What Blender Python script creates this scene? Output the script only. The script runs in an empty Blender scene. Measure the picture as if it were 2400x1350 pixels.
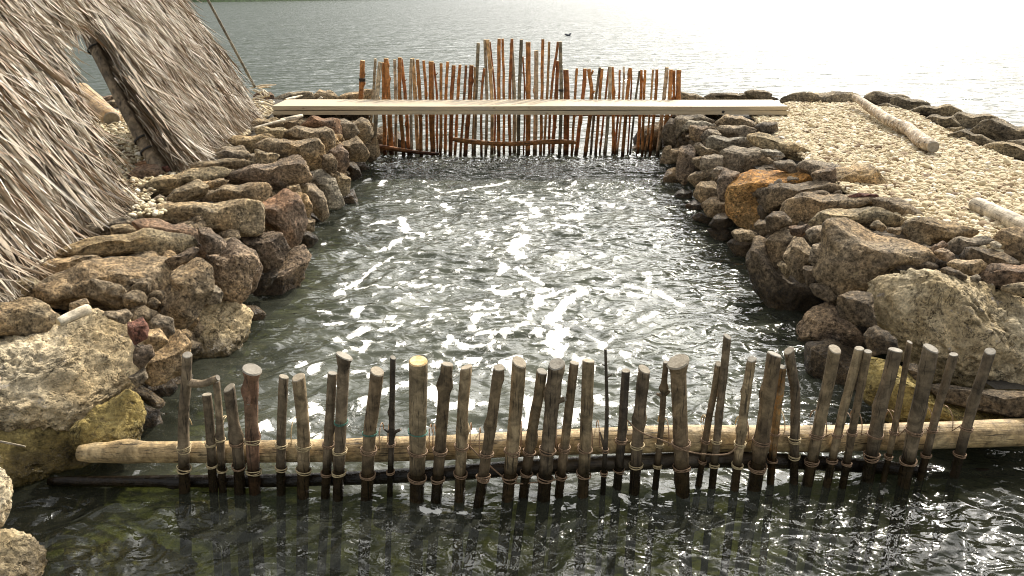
import bpy, bmesh, math, random
import numpy as np
from mathutils import Vector, Matrix
random.seed(7); rng = np.random.default_rng(7)
S = bpy.context.scene; COL = S.collection
R_ = math.radians

# ------------------------------------------------------------------ camera
FPX = 1884.0; CAM_H = 2.4; PITCH = math.atan(687 / FPX)
cam_d = bpy.data.cameras.new("camera"); cam = bpy.data.objects.new("camera", cam_d); COL.objects.link(cam)
cam.location = (0, 0, CAM_H); cam.rotation_euler = (math.pi / 2 - PITCH, 0, 0)
cam_d.sensor_width = 36; cam_d.lens = 36 * FPX / 2400; cam_d.clip_end = 4000; cam_d.clip_start = 0.05
S.camera = cam

# ------------------------------------------------------------------ sky, sun, exposure
SUN_AZ, SUN_EL = 30.0, 42.0          # azimuth clockwise from +Y
sd = Vector((math.sin(R_(SUN_AZ)) * math.cos(R_(SUN_EL)), math.cos(R_(SUN_AZ)) * math.cos(R_(SUN_EL)), math.sin(R_(SUN_EL))))
W = bpy.data.worlds.new("World"); S.world = W; W.use_nodes = True
nt = W.node_tree; nt.nodes.clear(); N = nt.nodes.new; LK = nt.links.new
out = N("ShaderNodeOutputWorld"); add = N("ShaderNodeAddShader")
sky = N("ShaderNodeTexSky"); sky.sky_type = 'NISHITA'; sky.sun_disc = False
sky.sun_elevation = R_(SUN_EL); sky.sun_rotation = R_(SUN_AZ); sky.air_density = 1.0; sky.dust_density = 4.0
b1 = N("ShaderNodeBackground"); b1.inputs[1].default_value = 0.05
LK(sky.outputs[0], b1.inputs[0])
# thin bright cloud veil: even cloud with patches, brightest round the hazy sun
tc = N("ShaderNodeTexCoord"); nz = N("ShaderNodeTexNoise"); nz.inputs["Scale"].default_value = 2.2; nz.inputs["Detail"].default_value = 5
mp = N("ShaderNodeMapping"); mp.inputs["Scale"].default_value = (1, 1, 3.2); LK(tc.outputs["Generated"], mp.inputs[0]); LK(mp.outputs[0], nz.inputs["Vector"])
dot = N("ShaderNodeVectorMath"); dot.operation = 'DOT_PRODUCT'; LK(tc.outputs["Generated"], dot.inputs[0])
vd = Vector((math.sin(R_(SUN_AZ - 5)) * math.cos(R_(29)), math.cos(R_(SUN_AZ - 5)) * math.cos(R_(29)), math.sin(R_(29))))
dot.inputs[1].default_value = vd
mr = N("ShaderNodeMapRange"); mr.inputs["From Min"].default_value = 0.74; mr.inputs["From Max"].default_value = 1.0
mr.inputs["To Min"].default_value = 0; mr.inputs["To Max"].default_value = 1; LK(dot.outputs["Value"], mr.inputs["Value"])
pw = N("ShaderNodeMath"); pw.operation = 'POWER'; pw.inputs[1].default_value = 1.7; LK(mr.outputs[0], pw.inputs[0])
gl = N("ShaderNodeMath"); gl.operation = 'MULTIPLY_ADD'; gl.inputs[1].default_value = 7.4; gl.inputs[2].default_value = 0.70; LK(pw.outputs[0], gl.inputs[0])
cl = N("ShaderNodeMapRange"); cl.inputs["From Min"].default_value = 0.35; cl.inputs["From Max"].default_value = 0.65
cl.inputs["To Min"].default_value = 0.5; cl.inputs["To Max"].default_value = 1.35; LK(nz.outputs[0], cl.inputs["Value"])
ml = N("ShaderNodeMath"); ml.operation = 'MULTIPLY'; LK(gl.outputs[0], ml.inputs[0]); LK(cl.outputs[0], ml.inputs[1])
sp = N("ShaderNodeSeparateXYZ"); LK(tc.outputs["Generated"], sp.inputs[0])     # hazier, dimmer low down over the far hills
le = N("ShaderNodeMapRange"); le.inputs["From Min"].default_value = 0.0; le.inputs["From Max"].default_value = 0.38; le.inputs["To Min"].default_value = .30; le.inputs["To Max"].default_value = 1.0; LK(sp.outputs[2], le.inputs["Value"])
m5 = N("ShaderNodeMath"); m5.operation = 'MULTIPLY'; LK(ml.outputs[0], m5.inputs[0]); LK(le.outputs[0], m5.inputs[1]); ml = m5
b2 = N("ShaderNodeBackground"); b2.inputs[0].default_value = (1.0, 0.985, 0.94, 1); LK(ml.outputs[0], b2.inputs[1])
LK(b1.outputs[0], add.inputs[0]); LK(b2.outputs[0], add.inputs[1]); LK(add.outputs[0], out.inputs[0])
sl = bpy.data.lights.new("sun", 'SUN'); sl.energy = 4.3; sl.angle = R_(1.0); sl.color = (1.0, 0.93, 0.80)
so = bpy.data.objects.new("sun", sl); COL.objects.link(so); so.rotation_euler = sd.to_track_quat('Z', 'Y').to_euler(); so.location = sd * 50
S.view_settings.view_transform = 'Standard'; S.view_settings.look = 'None'; S.view_settings.gamma = 1
S.view_settings.exposure = 0.16
S.cycles.use_denoising = True; S.cycles.pixel_filter_type = 'BLACKMAN_HARRIS'; S.cycles.filter_width = 1.05; S.cycles.max_bounces = 6; S.cycles.transparent_max_bounces = 8; S.cycles.sample_clamp_indirect = 6

# ------------------------------------------------------------------ measuring helpers (photo pixel -> point in the place)
CAM = np.array([0, 0, CAM_H])
def ray(px, py):
    x = (px - 1200) / FPX; y = -(py - 675) / FPX
    d = np.array([x, math.cos(PITCH) + y * math.sin(PITCH), -math.sin(PITCH) + y * math.cos(PITCH)])
    return d / np.linalg.norm(d)
def onz(px, py, z):
    d = ray(px, py); return CAM + d * (z - CAM_H) / d[2]
def ony(px, py, Y):
    d = ray(px, py); return CAM + d * Y / d[1]
def onx(px, py, X):
    d = ray(px, py); return CAM + d * X / d[0]

# ------------------------------------------------------------------ numpy gradient noise
_perm = rng.permutation(256); _perm = np.concatenate([_perm, _perm, _perm]).astype(np.int64)
_grad = rng.normal(size=(256, 3)); _grad /= np.linalg.norm(_grad, axis=1)[:, None]
def perlin(p):
    pi = np.floor(p).astype(np.int64); pf = p - pi; pi &= 255
    u = pf * pf * pf * (pf * (pf * 6 - 15) + 10)
    r = 0
    for i in (0, 1):
        for j in (0, 1):
            for k in (0, 1):
                g = _grad[_perm[_perm[_perm[(pi[:, 0] + i) & 255] + ((pi[:, 1] + j) & 255)] + ((pi[:, 2] + k) & 255)]]
                n = (g * (pf - (i, j, k))).sum(1)
                w = (u[:, 0] if i else 1 - u[:, 0]) * (u[:, 1] if j else 1 - u[:, 1]) * (u[:, 2] if k else 1 - u[:, 2])
                r = r + w * n
    return r
def fbm(p, o=4, g=0.5):
    a = 1.0; s = 0
    for _ in range(o):
        s = s + a * perlin(p); p = p * 2.03 + 17.3; a *= g
    return s

# ------------------------------------------------------------------ object helpers
def tag(o, label=None, cat=None, group=None, kind=None):
    if label: o["label"] = label
    if cat: o["category"] = cat
    if group: o["group"] = group
    if kind: o["kind"] = kind
    return o
def link(name, me, mats=(), parent=None, loc=None, smooth=True):
    for m in (mats if isinstance(mats, (list, tuple)) else [mats]): me.materials.append(m)
    if smooth: me.polygons.foreach_set("use_smooth", np.ones(len(me.polygons), dtype=bool))
    o = bpy.data.objects.new(name, me); COL.objects.link(o)
    if loc is not None: o.location = loc
    if parent is not None: o.parent = parent
    return o
def mesh_np(name, v, f):
    """v (n,3), f (m,k) equal-sided faces"""
    me = bpy.data.meshes.new(name); v = np.asarray(v, dtype=np.float32); f = np.asarray(f, dtype=np.int32)
    me.vertices.add(len(v)); me.vertices.foreach_set("co", v.ravel())
    me.loops.add(f.size); me.loops.foreach_set("vertex_index", f.ravel())
    me.polygons.add(len(f)); me.polygons.foreach_set("loop_start", np.arange(0, f.size, f.shape[1], dtype=np.int32))
    me.update(calc_edges=True); return me
def fattr(me, name, vals):
    a = me.attributes.new(name, 'FLOAT', 'POINT'); a.data.foreach_set("value", np.asarray(vals, dtype=np.float32))
def empty(name, loc):
    o = bpy.data.objects.new(name, None); COL.objects.link(o); o.location = loc; o.empty_display_size = 0.1; return o

# ------------------------------------------------------------------ materials
class MT:
    def __init__(s, name):
        s.m = bpy.data.materials.new(name); s.m.use_nodes = True; s.t = s.m.node_tree
        s.p = s.t.nodes["Principled BSDF"]; s.o = s.t.nodes["Material Output"]
    def n(s, t, **k):
        x = s.t.nodes.new("ShaderNode" + t)
        for a, b in k.items():
            if a.startswith("i_"):
                key = a[2:].replace("_", " "); x.inputs[int(key) if key.isdigit() else key].default_value = b
            else: setattr(x, a, b)
        return x
    def l(s, a, b): s.t.links.new(a, b)
    def coords(s, scale=(1, 1, 1), rnd=True, kind="Object"):
        tc = s.n("TexCoord"); mp = s.n("Mapping"); mp.inputs["Scale"].default_value = scale; s.l(tc.outputs[kind], mp.inputs[0])
        if rnd:
            oi = s.n("ObjectInfo"); mu = s.n("Math", operation='MULTIPLY', i_1=57.0); s.l(oi.outputs["Random"], mu.inputs[0]); s.l(mu.outputs[0], mp.inputs["Location"])
        return mp.outputs[0]
    def noise(s, vec, scale, detail=4, rough=0.55, dist=0.0):
        x = s.n("TexNoise", i_Scale=scale, i_Detail=detail, i_Roughness=rough, i_Distortion=dist); s.l(vec, x.inputs["Vector"]); return x.outputs["Fac"]
    def ramp(s, fac, stops, interp='LINEAR'):
        x = s.n("ValToRGB"); x.color_ramp.interpolation = interp; e = x.color_ramp.elements
        while len(e) < len(stops): e.new(0.5)
        for k, (p, c) in enumerate(stops):
            e[k].position = p; e[k].color = (c if isinstance(c, tuple) else (c, c, c)) + (1,)
        s.l(fac, x.inputs[0]); return x.outputs[0]
    def mix(s, f, a, b, mode='MIX'):
        x = s.n("MixRGB", blend_type=mode)
        for k, v in zip((0, 1, 2), (f, a, b)):
            if hasattr(v, "default_value") and hasattr(v, "is_linked") or isinstance(v, bpy.types.NodeSocket): s.l(v, x.inputs[k])
            else: x.inputs[k].default_value = v if k == 0 else tuple(v) + (1,)
        return x.outputs[0]
    def bump(s, h, strength, dist, prev=None):
        x = s.n("Bump", i_Strength=strength, i_Distance=dist); s.l(h, x.inputs["Height"])
        if prev is not None: s.l(prev, x.inputs["Normal"])
        return x.outputs[0]
    def rng(s, f, a, b, c=0.0, d=1.0):
        x = s.n("MapRange"); x.inputs[1].default_value = a; x.inputs[2].default_value = b; x.inputs[3].default_value = c; x.inputs[4].default_value = d
        s.l(f, x.inputs[0]); return x.outputs[0]

def wetness(M, top=0.14, spread=0.1):
    """the splash zone: stone and wood stay wet just above the water (follows world height, uneven)"""
    g = M.n("NewGeometry"); sx = M.n("SeparateXYZ"); M.l(g.outputs["Position"], sx.inputs[0])
    nzz = M.n("TexNoise", i_Scale=5.0, i_Detail=3.0); M.l(g.outputs["Position"], nzz.inputs["Vector"])
    ad = M.n("Math", operation='MULTIPLY_ADD', i_1=-spread * 2.5, i_2=spread * 1.25); M.l(nzz.outputs["Fac"], ad.inputs[0])
    a2 = M.n("Math", operation='ADD'); M.l(sx.outputs[2], a2.inputs[0]); M.l(ad.outputs[0], a2.inputs[1])
    return M.rng(a2.outputs[0], top - 0.03, top + 0.05, 1.0, 0.0)

def rock_mat(name, c0, c1, c2, pits=0.5, pit_scale=55, stripe=0.0, spot=None, wet=0.12):
    M = MT(name); v = M.coords()
    a = M.noise(v, 4.0, 6, 0.6, 0.6); b = M.noise(v, 1.7, 4, 0.6); fine = M.noise(v, 34, 5, 0.7)
    base = M.mix(M.rng(a, .35, .65), c0, c1)
    base = M.mix(M.rng(b, .48, .68), base, c2)
    oi = M.n("ObjectInfo"); br = M.rng(oi.outputs["Random"], 0, 1, 0.72, 1.25)
    base = M.mix(1.0, base, M.ramp(fine, [(0.32, 0.55), (0.5, 0.95), (0.68, 1.35)] if 'coral' in name else [(0.32, 0.25), (0.5, 1.0), (0.68, 1.95)]), 'MULTIPLY')
    cm = M.n("CombineColor"); M.l(br, cm.inputs[0]); M.l(br, cm.inputs[1]); M.l(br, cm.inputs[2])
    base = M.mix(1.0, base, cm.outputs[0], 'MULTIPLY')
    ckn = M.noise(v, 3.2, 6, .6, 1.6); cks = M.n("Math", operation='SUBTRACT', i_1=.5); M.l(ckn, cks.inputs[0]); cka = M.n("Math", operation='ABSOLUTE'); M.l(cks.outputs[0], cka.inputs[0])
    ckm = M.n("Math", operation='MAXIMUM'); M.l(M.rng(cka.outputs[0], .002, .010), ckm.inputs[0]); M.l(M.rng(M.noise(v, 2.0, 2, .5), .42, .55, 1, 0), ckm.inputs[1])
    base = M.mix(1.0, base, M.ramp(ckm.outputs[0], [(0, .35), (1, 1.0)]), 'MULTIPLY')
    base = M.mix(1.0, base, M.ramp(M.noise(v, 70, 2, .6), [(.36, .75 if 'coral' in name else .5), (.46, 1.0), (.7, 1.15)]), 'MULTIPLY')
    base = M.mix(1.0, base, M.ramp(M.noise(v, 6.5, 5, .7, .8), [(.34, .62), (.5, 1.0), (.66, 1.45)]), 'MULTIPLY')
    base = M.mix(M.rng(M.noise(v, 11, 6, .75, .4), .60, .72, 0, .55), base, tuple(min(.7, q * 1.6 + .03) * t_ for q, t_ in zip(c2, (1, .96, 1.05))))
    if spot: base = M.mix(M.rng(M.noise(v, 9, 5, 0.7, 1.0), .58, .68), base, spot)
    vo = M.n("TexVoronoi", i_Scale=pit_scale); vo.feature = 'F1'
    wv = M.n("VectorMath", operation='ADD'); nn = M.n("TexNoise", i_Scale=14.0, i_Detail=3.0); M.l(v, nn.inputs["Vector"])
    sc = M.n("VectorMath", operation='SCALE'); sc.inputs[3].default_value = 0.09; M.l(nn.outputs["Color"], sc.inputs[0]); M.l(v, wv.inputs[0]); M.l(sc.outputs[0], wv.inputs[1])
    M.l(wv.outputs[0], vo.inputs["Vector"])
    gate = M.rng(M.noise(v, 7, 3, 0.6), .42, .6)
    pit = M.rng(vo.outputs["Distance"], .12, .42, 0.0, 1.0)
    mg = M.n("Math", operation='MAXIMUM'); inv = M.n("Math", operation='SUBTRACT', i_0=1.0); M.l(gate, inv.inputs[1]); M.l(pit, mg.inputs[0]); M.l(inv.outputs[0], mg.inputs[1])
    base = M.mix(1.0, base, M.ramp(mg.outputs[0], [(0.0, 1 - 0.88 * pits), (0.6, 1.0)]), 'MULTIPLY')
    if stripe:
        vs = M.coords((2.0, 2.0, 26.0)); st = M.noise(vs, 2.0, 5, 0.6, 0.4)
        base = M.mix(stripe, base, M.ramp(st, [(0.3, 0.5), (0.55, 1.0), (0.75, 1.25)]), 'MULTIPLY')
    w = wetness(M, wet); base = M.mix(w, base, M.mix(1.0, base, (0.42, 0.40, 0.36), 'MULTIPLY'))
    M.l(base, M.p.inputs["Base Color"]); M.l(M.rng(w, 0, 1, 0.88, 0.28), M.p.inputs["Roughness"])
    M.p.inputs["Specular IOR Level"].default_value = 0.35
    n1 = M.bump(M.noise(v, 14, 10, 0.72, 0.3), 1.0, 0.055)
    n2 = M.bump(fine, 1.0, 0.016, n1)
    n3 = M.bump(mg.outputs[0], pits, 0.014, M.bump(ckm.outputs[0], .8, .02, n2))
    if stripe: n3 = M.bump(st, stripe, 0.02, n3)
    M.l(n3, M.p.inputs["Normal"]); return M.m

RM = {
 'g': rock_mat("stone_grey_brown", (0.3830, 0.2867, 0.1711), (0.2494, 0.1907, 0.1233), (0.5165, 0.3411, 0.1675), .5),
 'k': rock_mat("stone_grey", (0.3084, 0.2475, 0.1666), (0.1980, 0.1617, 0.1175), (0.3777, 0.2817, 0.1736), .35, 70),
 'h': rock_mat("stone_ochre_slab", (0.4149, 0.3100, 0.1758), (0.2766, 0.2222, 0.1439), (0.4570, 0.3030, 0.1439), .2, 60, .5),
 's': rock_mat("stone_olive_slab", (0.3776, 0.2968, 0.1715), (0.2385, 0.1907, 0.1158), (0.4756, 0.3360, 0.1715), .15, 60, .6),
 'v': rock_mat("stone_vesicular", (0.2875, 0.2058, 0.1334), (0.1600, 0.1228, 0.0905), (0.4050, 0.2843, 0.1647), 1.0, 34),
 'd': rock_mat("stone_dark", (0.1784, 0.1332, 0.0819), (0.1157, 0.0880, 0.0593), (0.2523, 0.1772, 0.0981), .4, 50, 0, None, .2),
 'r': rock_mat("stone_red_scoria", (.21, .085, .055), (.13, .055, .04), (.26, .12, .08), .8, 60),
 'n': rock_mat("stone_rust_brown", (0.287, 0.190, 0.115), (0.172, 0.127, 0.092), (0.333, 0.184, 0.098), .4, 50),
 'o': rock_mat("stone_orange", (0.4620, 0.2327, 0.0616), (0.3190, 0.1485, 0.0396), (0.3960, 0.2475, 0.1056), .6, 50, 0, (.17, .14, .10)),
 'c': rock_mat("stone_cream_coral", (.88, .70, .43), (.70, .52, .28), (.90, .78, .56), .8, 40, 0, (.36, .26, .14), .1),
 'm': rock_mat("stone_tan_coral", (.74, .59, .36), (.54, .41, .22), (.80, .68, .46), .9, 34, 0, (.24, .18, .09), .1),
 'y': rock_mat("stone_yellow_coral", (.42, .32, .11), (.26, .19, .06), (.48, .39, .17), .9, 30, 0, (.13, .09, .04), .15),
 'w': rock_mat("stone_pale_streaked", (.42, .36, .26), (.26, .22, .16), (.46, .41, .32), .2, 60, .8),
 'l': rock_mat("stone_lake_edge", (0.3394, 0.2679, 0.1676), (0.2189, 0.1723, 0.1123), (0.4377, 0.3344, 0.1914), .3, 40, .6),
}
RM['g'].name = "stone_grey_brown"

def wood_mat(name, c0, c1, c2, streak=60, wet=0.0, rough=0.75, mott=0.0, mc=(.1, .05, .02), along=0.05):
    """grain runs along local z"""
    M = MT(name); v = M.coords((1, 1, along)); vb = M.coords()
    st = M.noise(v, streak, 5, 0.65, 0.2); big = M.noise(vb, 5, 4, 0.6)
    base = M.mix(M.rng(st, .35, .65), c0, c1); base = M.mix(M.rng(big, .45, .7), base, c2)
    if mott: base = M.mix(M.rng(M.noise(vb, 26, 5, 0.7, 0.8), .52, .62, 0, mott), base, mc)
    oi = M.n("ObjectInfo"); br = M.rng(oi.outputs["Random"], 0, 1, 0.75, 1.2)
    cm = M.n("CombineColor"); [M.l(br, cm.inputs[k]) for k in range(3)]
    base = M.mix(1.0, base, cm.outputs[0], 'MULTIPLY')
    ck = M.noise(v, streak * 1.7, 3, 0.8); base = M.mix(M.rng(ck, .57, .63, 0, .85), base, (.03, .022, .015)); base = M.mix(1.0, base, M.ramp(M.noise(vb, 13, 5, .7, .5), [(.36, .5), (.5, 1.0), (.64, 1.6)]), 'MULTIPLY')
    if wet:
        w = wetness(M, wet, 0.05); base = M.mix(w, base, M.mix(1.0, base, (0.13, 0.11, 0.09), 'MULTIPLY')); M.l(M.rng(w, 0, 1, rough, 0.25), M.p.inputs["Roughness"])
    else: M.p.inputs["Roughness"].default_value = rough
    M.l(base, M.p.inputs["Base Color"])
    n = M.bump(st, 0.9, 0.009); n = M.bump(M.noise(vb, 20, 5, 0.6), 0.7, 0.012, n); M.l(n, M.p.inputs["Normal"]); M.p.inputs["Specular IOR Level"].default_value = 0.3
    return M.m
WM = {
 'grey': wood_mat("wood_weathered_grey", (0.1494, 0.1128, 0.0719), (0.0854, 0.0638, 0.0416), (0.2050, 0.1553, 0.0983), 42, .20),
 'brown': wood_mat("wood_weathered_brown", (0.1708, 0.1226, 0.0719), (0.1110, 0.0776, 0.0454), (0.2306, 0.1717, 0.0983), 55, .20),
 'tan': wood_mat("wood_weathered_tan", (0.2562, 0.1921, 0.1135), (0.1708, 0.1226, 0.0681), (0.3074, 0.2370, 0.1437), 55, .20),
 'red': wood_mat("wood_red_bark", (0.2391, 0.1308, 0.0756), (0.1623, 0.0899, 0.0567), (0.2818, 0.1798, 0.1135), 40, .20, .75, .5, (.10, .06, .04)),
 'mott': wood_mat("wood_mottled_bark", (0.2220, 0.1471, 0.0681), (0.1281, 0.0736, 0.0303), (0.2733, 0.1962, 0.1135), 40, .20, .75, .8, (.28, .13, .03)),
 'dark': wood_mat("wood_dark_bark", (.085, .068, .05), (.05, .04, .03), (.12, .09, .06), 45, .20),
 'rail': wood_mat("wood_pale_rail", (.45, .325, .165), (.31, .215, .105), (.50, .385, .22), 45, .10, .6),
 'wetrail': wood_mat("wood_wet_rail", (.11, .085, .055), (.06, .045, .03), (.16, .12, .07), 45, .16, .5),
 'orange': wood_mat("wood_orange_bark", (.42, .185, .055), (.30, .115, .03), (.48, .24, .09), 40, .09, .6, .5, (.20, .07, .02)),
 'rust': wood_mat("wood_rust_bark", (.36, .14, .045), (.23, .08, .028), (.42, .19, .065), 40, .09, .6, .5, (.12, .04, .015)),
 'tanpeel': wood_mat("wood_peeled_tan", (.46, .31, .15), (.34, .20, .09), (.52, .37, .20), 40, .09, .6),
 'pale': wood_mat("wood_peeled_pale", (.42, .35, .24), (.31, .25, .17), (.48, .41, .30), 45, .09, .65),
 'olive': wood_mat("wood_olive_grey", (.21, .18, .12), (.14, .12, .085), (.26, .22, .15), 45, .09),
 'drift': wood_mat("wood_driftwood", (.58, .50, .37), (.46, .38, .27), (.64, .57, .44), 40, 0, .7),
 'birch': wood_mat("wood_flaky_bark", (.32, .24, .15), (.22, .155, .09), (.40, .32, .22), 18, 0, .8, .95, (.60, .55, .46), .6),
 'post': wood_mat("wood_shelter_post", (.20, .155, .10), (.15, .11, .07), (.25, .195, .13), 25, 0, .6),
}
def end_mat(name, c0, c1):
    M = MT(name); v = M.coords(rnd=True); M.l(M.mix(M.rng(M.noise(v, 30, 5, .7), .35, .65), c0, c1), M.p.inputs["Base Color"]); M.p.inputs["Roughness"].default_value = .8
    M.l(M.bump(M.noise(v, 60, 4, .7), .6, .006), M.p.inputs["Normal"]); return M.m
END = end_mat("wood_cut_end", (.33, .285, .215), (.20, .165, .115)); ENDL = end_mat("wood_light_cut", (.42, .355, .26), (.28, .225, .155)); ENDB = end_mat("wood_fresh_cut", (.70, .56, .34), (.55, .34, .12)); ENDG = end_mat("wood_grey_cut", (.30, .27, .22), (.18, .155, .12))
def cord_mat(name, c, c1):
    M = MT(name); v = M.coords(); M.l(M.mix(M.rng(M.noise(v, 160, 3, .6), .4, .6), c, c1), M.p.inputs["Base Color"]); M.p.inputs["Roughness"].default_value = .8
    M.l(M.bump(M.noise(v, 300, 2, .5), .6, .002), M.p.inputs["Normal"]); return M.m
CORD = cord_mat("cord_brown", (.26, .17, .10), (.17, .105, .06)); CORDP = cord_mat("cord_pale", (.48, .38, .22), (.34, .26, .14)); CORDD = cord_mat("cord_dark", (.03, .028, .025), (.02, .018, .016)); CORDG = cord_mat("cord_green", (.08, .20, .15), (.05, .14, .10))

# boards
def board_mat():
    M = MT("pine_board"); v = M.coords((0.06, 1, 1)); vb = M.coords((.35, 1, 1))
    base = M.mix(M.rng(M.noise(v, 40, 5, .6, .8), .35, .65), (.50, .41, .27), (.40, .315, .20))
    base = M.mix(M.rng(M.noise(vb, 6, 4, .6), .5, .7), base, (.38, .325, .245))
    kn = M.n("TexVoronoi", i_Scale=2.6); vk = M.coords((1, 2.2, 2.2)); M.l(vk, kn.inputs["Vector"])
    base = M.mix(M.rng(kn.outputs["Distance"], .03, .07, .8, 0), base, (.16, .09, .04))
    M.l(base, M.p.inputs["Base Color"]); M.p.inputs["Roughness"].default_value = .65
    M.l(M.bump(M.noise(v, 50, 4, .6), .4, .004), M.p.inputs["Normal"]); return M.m
BOARD = board_mat()

def thatch_mat():
    M = MT("palm_leaf_thatch"); at = M.n("Attribute", attribute_name="tone"); v = M.coords(rnd=False)
    c = M.ramp(at.outputs["Fac"], [(0.0, (.075, .05, .03)), (.18, (.22, .13, .065)), (.36, (.28, .205, .13)), (.60, (.37, .305, .225)), (.82, (.50, .44, .345)), (1.0, (.68, .62, .53))])
    c = M.mix(1.0, c, M.ramp(M.noise(v, 60, 4, .7), [(.3, .65), (.7, 1.25)]), 'MULTIPLY')
    M.l(c, M.p.inputs["Base Color"]); M.p.inputs["Roughness"].default_value = .6; M.p.inputs["Specular IOR Level"].default_value = .35
    M.l(M.bump(M.noise(v, 150, 3, .6), .5, .003), M.p.inputs["Normal"]); return M.m
THATCH = thatch_mat()
def simple(name, c0, c1, scale=8, rough=.9, bs=.6, bd=.02):
    M = MT(name); v = M.coords(rnd=False); M.l(M.mix(M.rng(M.noise(v, scale, 7, .65), .35, .65), c0, c1), M.p.inputs["Base Color"]); M.p.inputs["Roughness"].default_value = rough
    M.l(M.bump(M.noise(v, scale * 3, 6, .65), bs, bd), M.p.inputs["Normal"]); return M.m
BACKING = simple("thatch_backing", (.10, .07, .04), (.16, .115, .07), 30)
BANK = simple("bank_rubble", (.055, .047, .036), (.10, .085, .062), 9, .95, 1.0, .06)
GRAVEL_BED = simple("gravel_bed", (.30, .25, .165), (.20, .16, .10), 30, .95, 1.0, .02)
def pebble_mat():
    M = MT("coral_gravel"); at = M.n("Attribute", attribute_name="tone"); v = M.coords(rnd=False)
    c = M.ramp(at.outputs["Fac"], [(0.0, (.15, .095, .05)), (.15, (.36, .26, .15)), (.5, (.54, .445, .275)), (.85, (.64, .55, .37)), (1.0, (.76, .69, .56))])
    c = M.mix(1.0, c, M.ramp(M.noise(v, 90, 4, .7), [(.3, .72), (.7, 1.2)]), 'MULTIPLY'); M.l(c, M.p.inputs["Base Color"]); M.p.inputs["Roughness"].default_value = .9
    M.l(M.bump(M.noise(v, 110, 4, .7), .7, .006), M.p.inputs["Normal"]); return M.m
PEB = pebble_mat()
def bed_mat():
    M = MT("water_bed"); v = M.coords(rnd=False)
    c = M.mix(M.rng(M.noise(v, 2.2, 6, .65, .5), .38, .62), (.05, .06, .022), (.22, .20, .07))
    c = M.mix(M.rng(M.noise(v, 7, 5, .7), .55, .7), c, (.22, .20, .10)); M.l(c, M.p.inputs["Base Color"]); M.p.inputs["Roughness"].default_value = .95
    M.l(M.bump(M.noise(v, 6, 7, .65), 1, .08), M.p.inputs["Normal"]); return M.m
BEDM = bed_mat()

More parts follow.
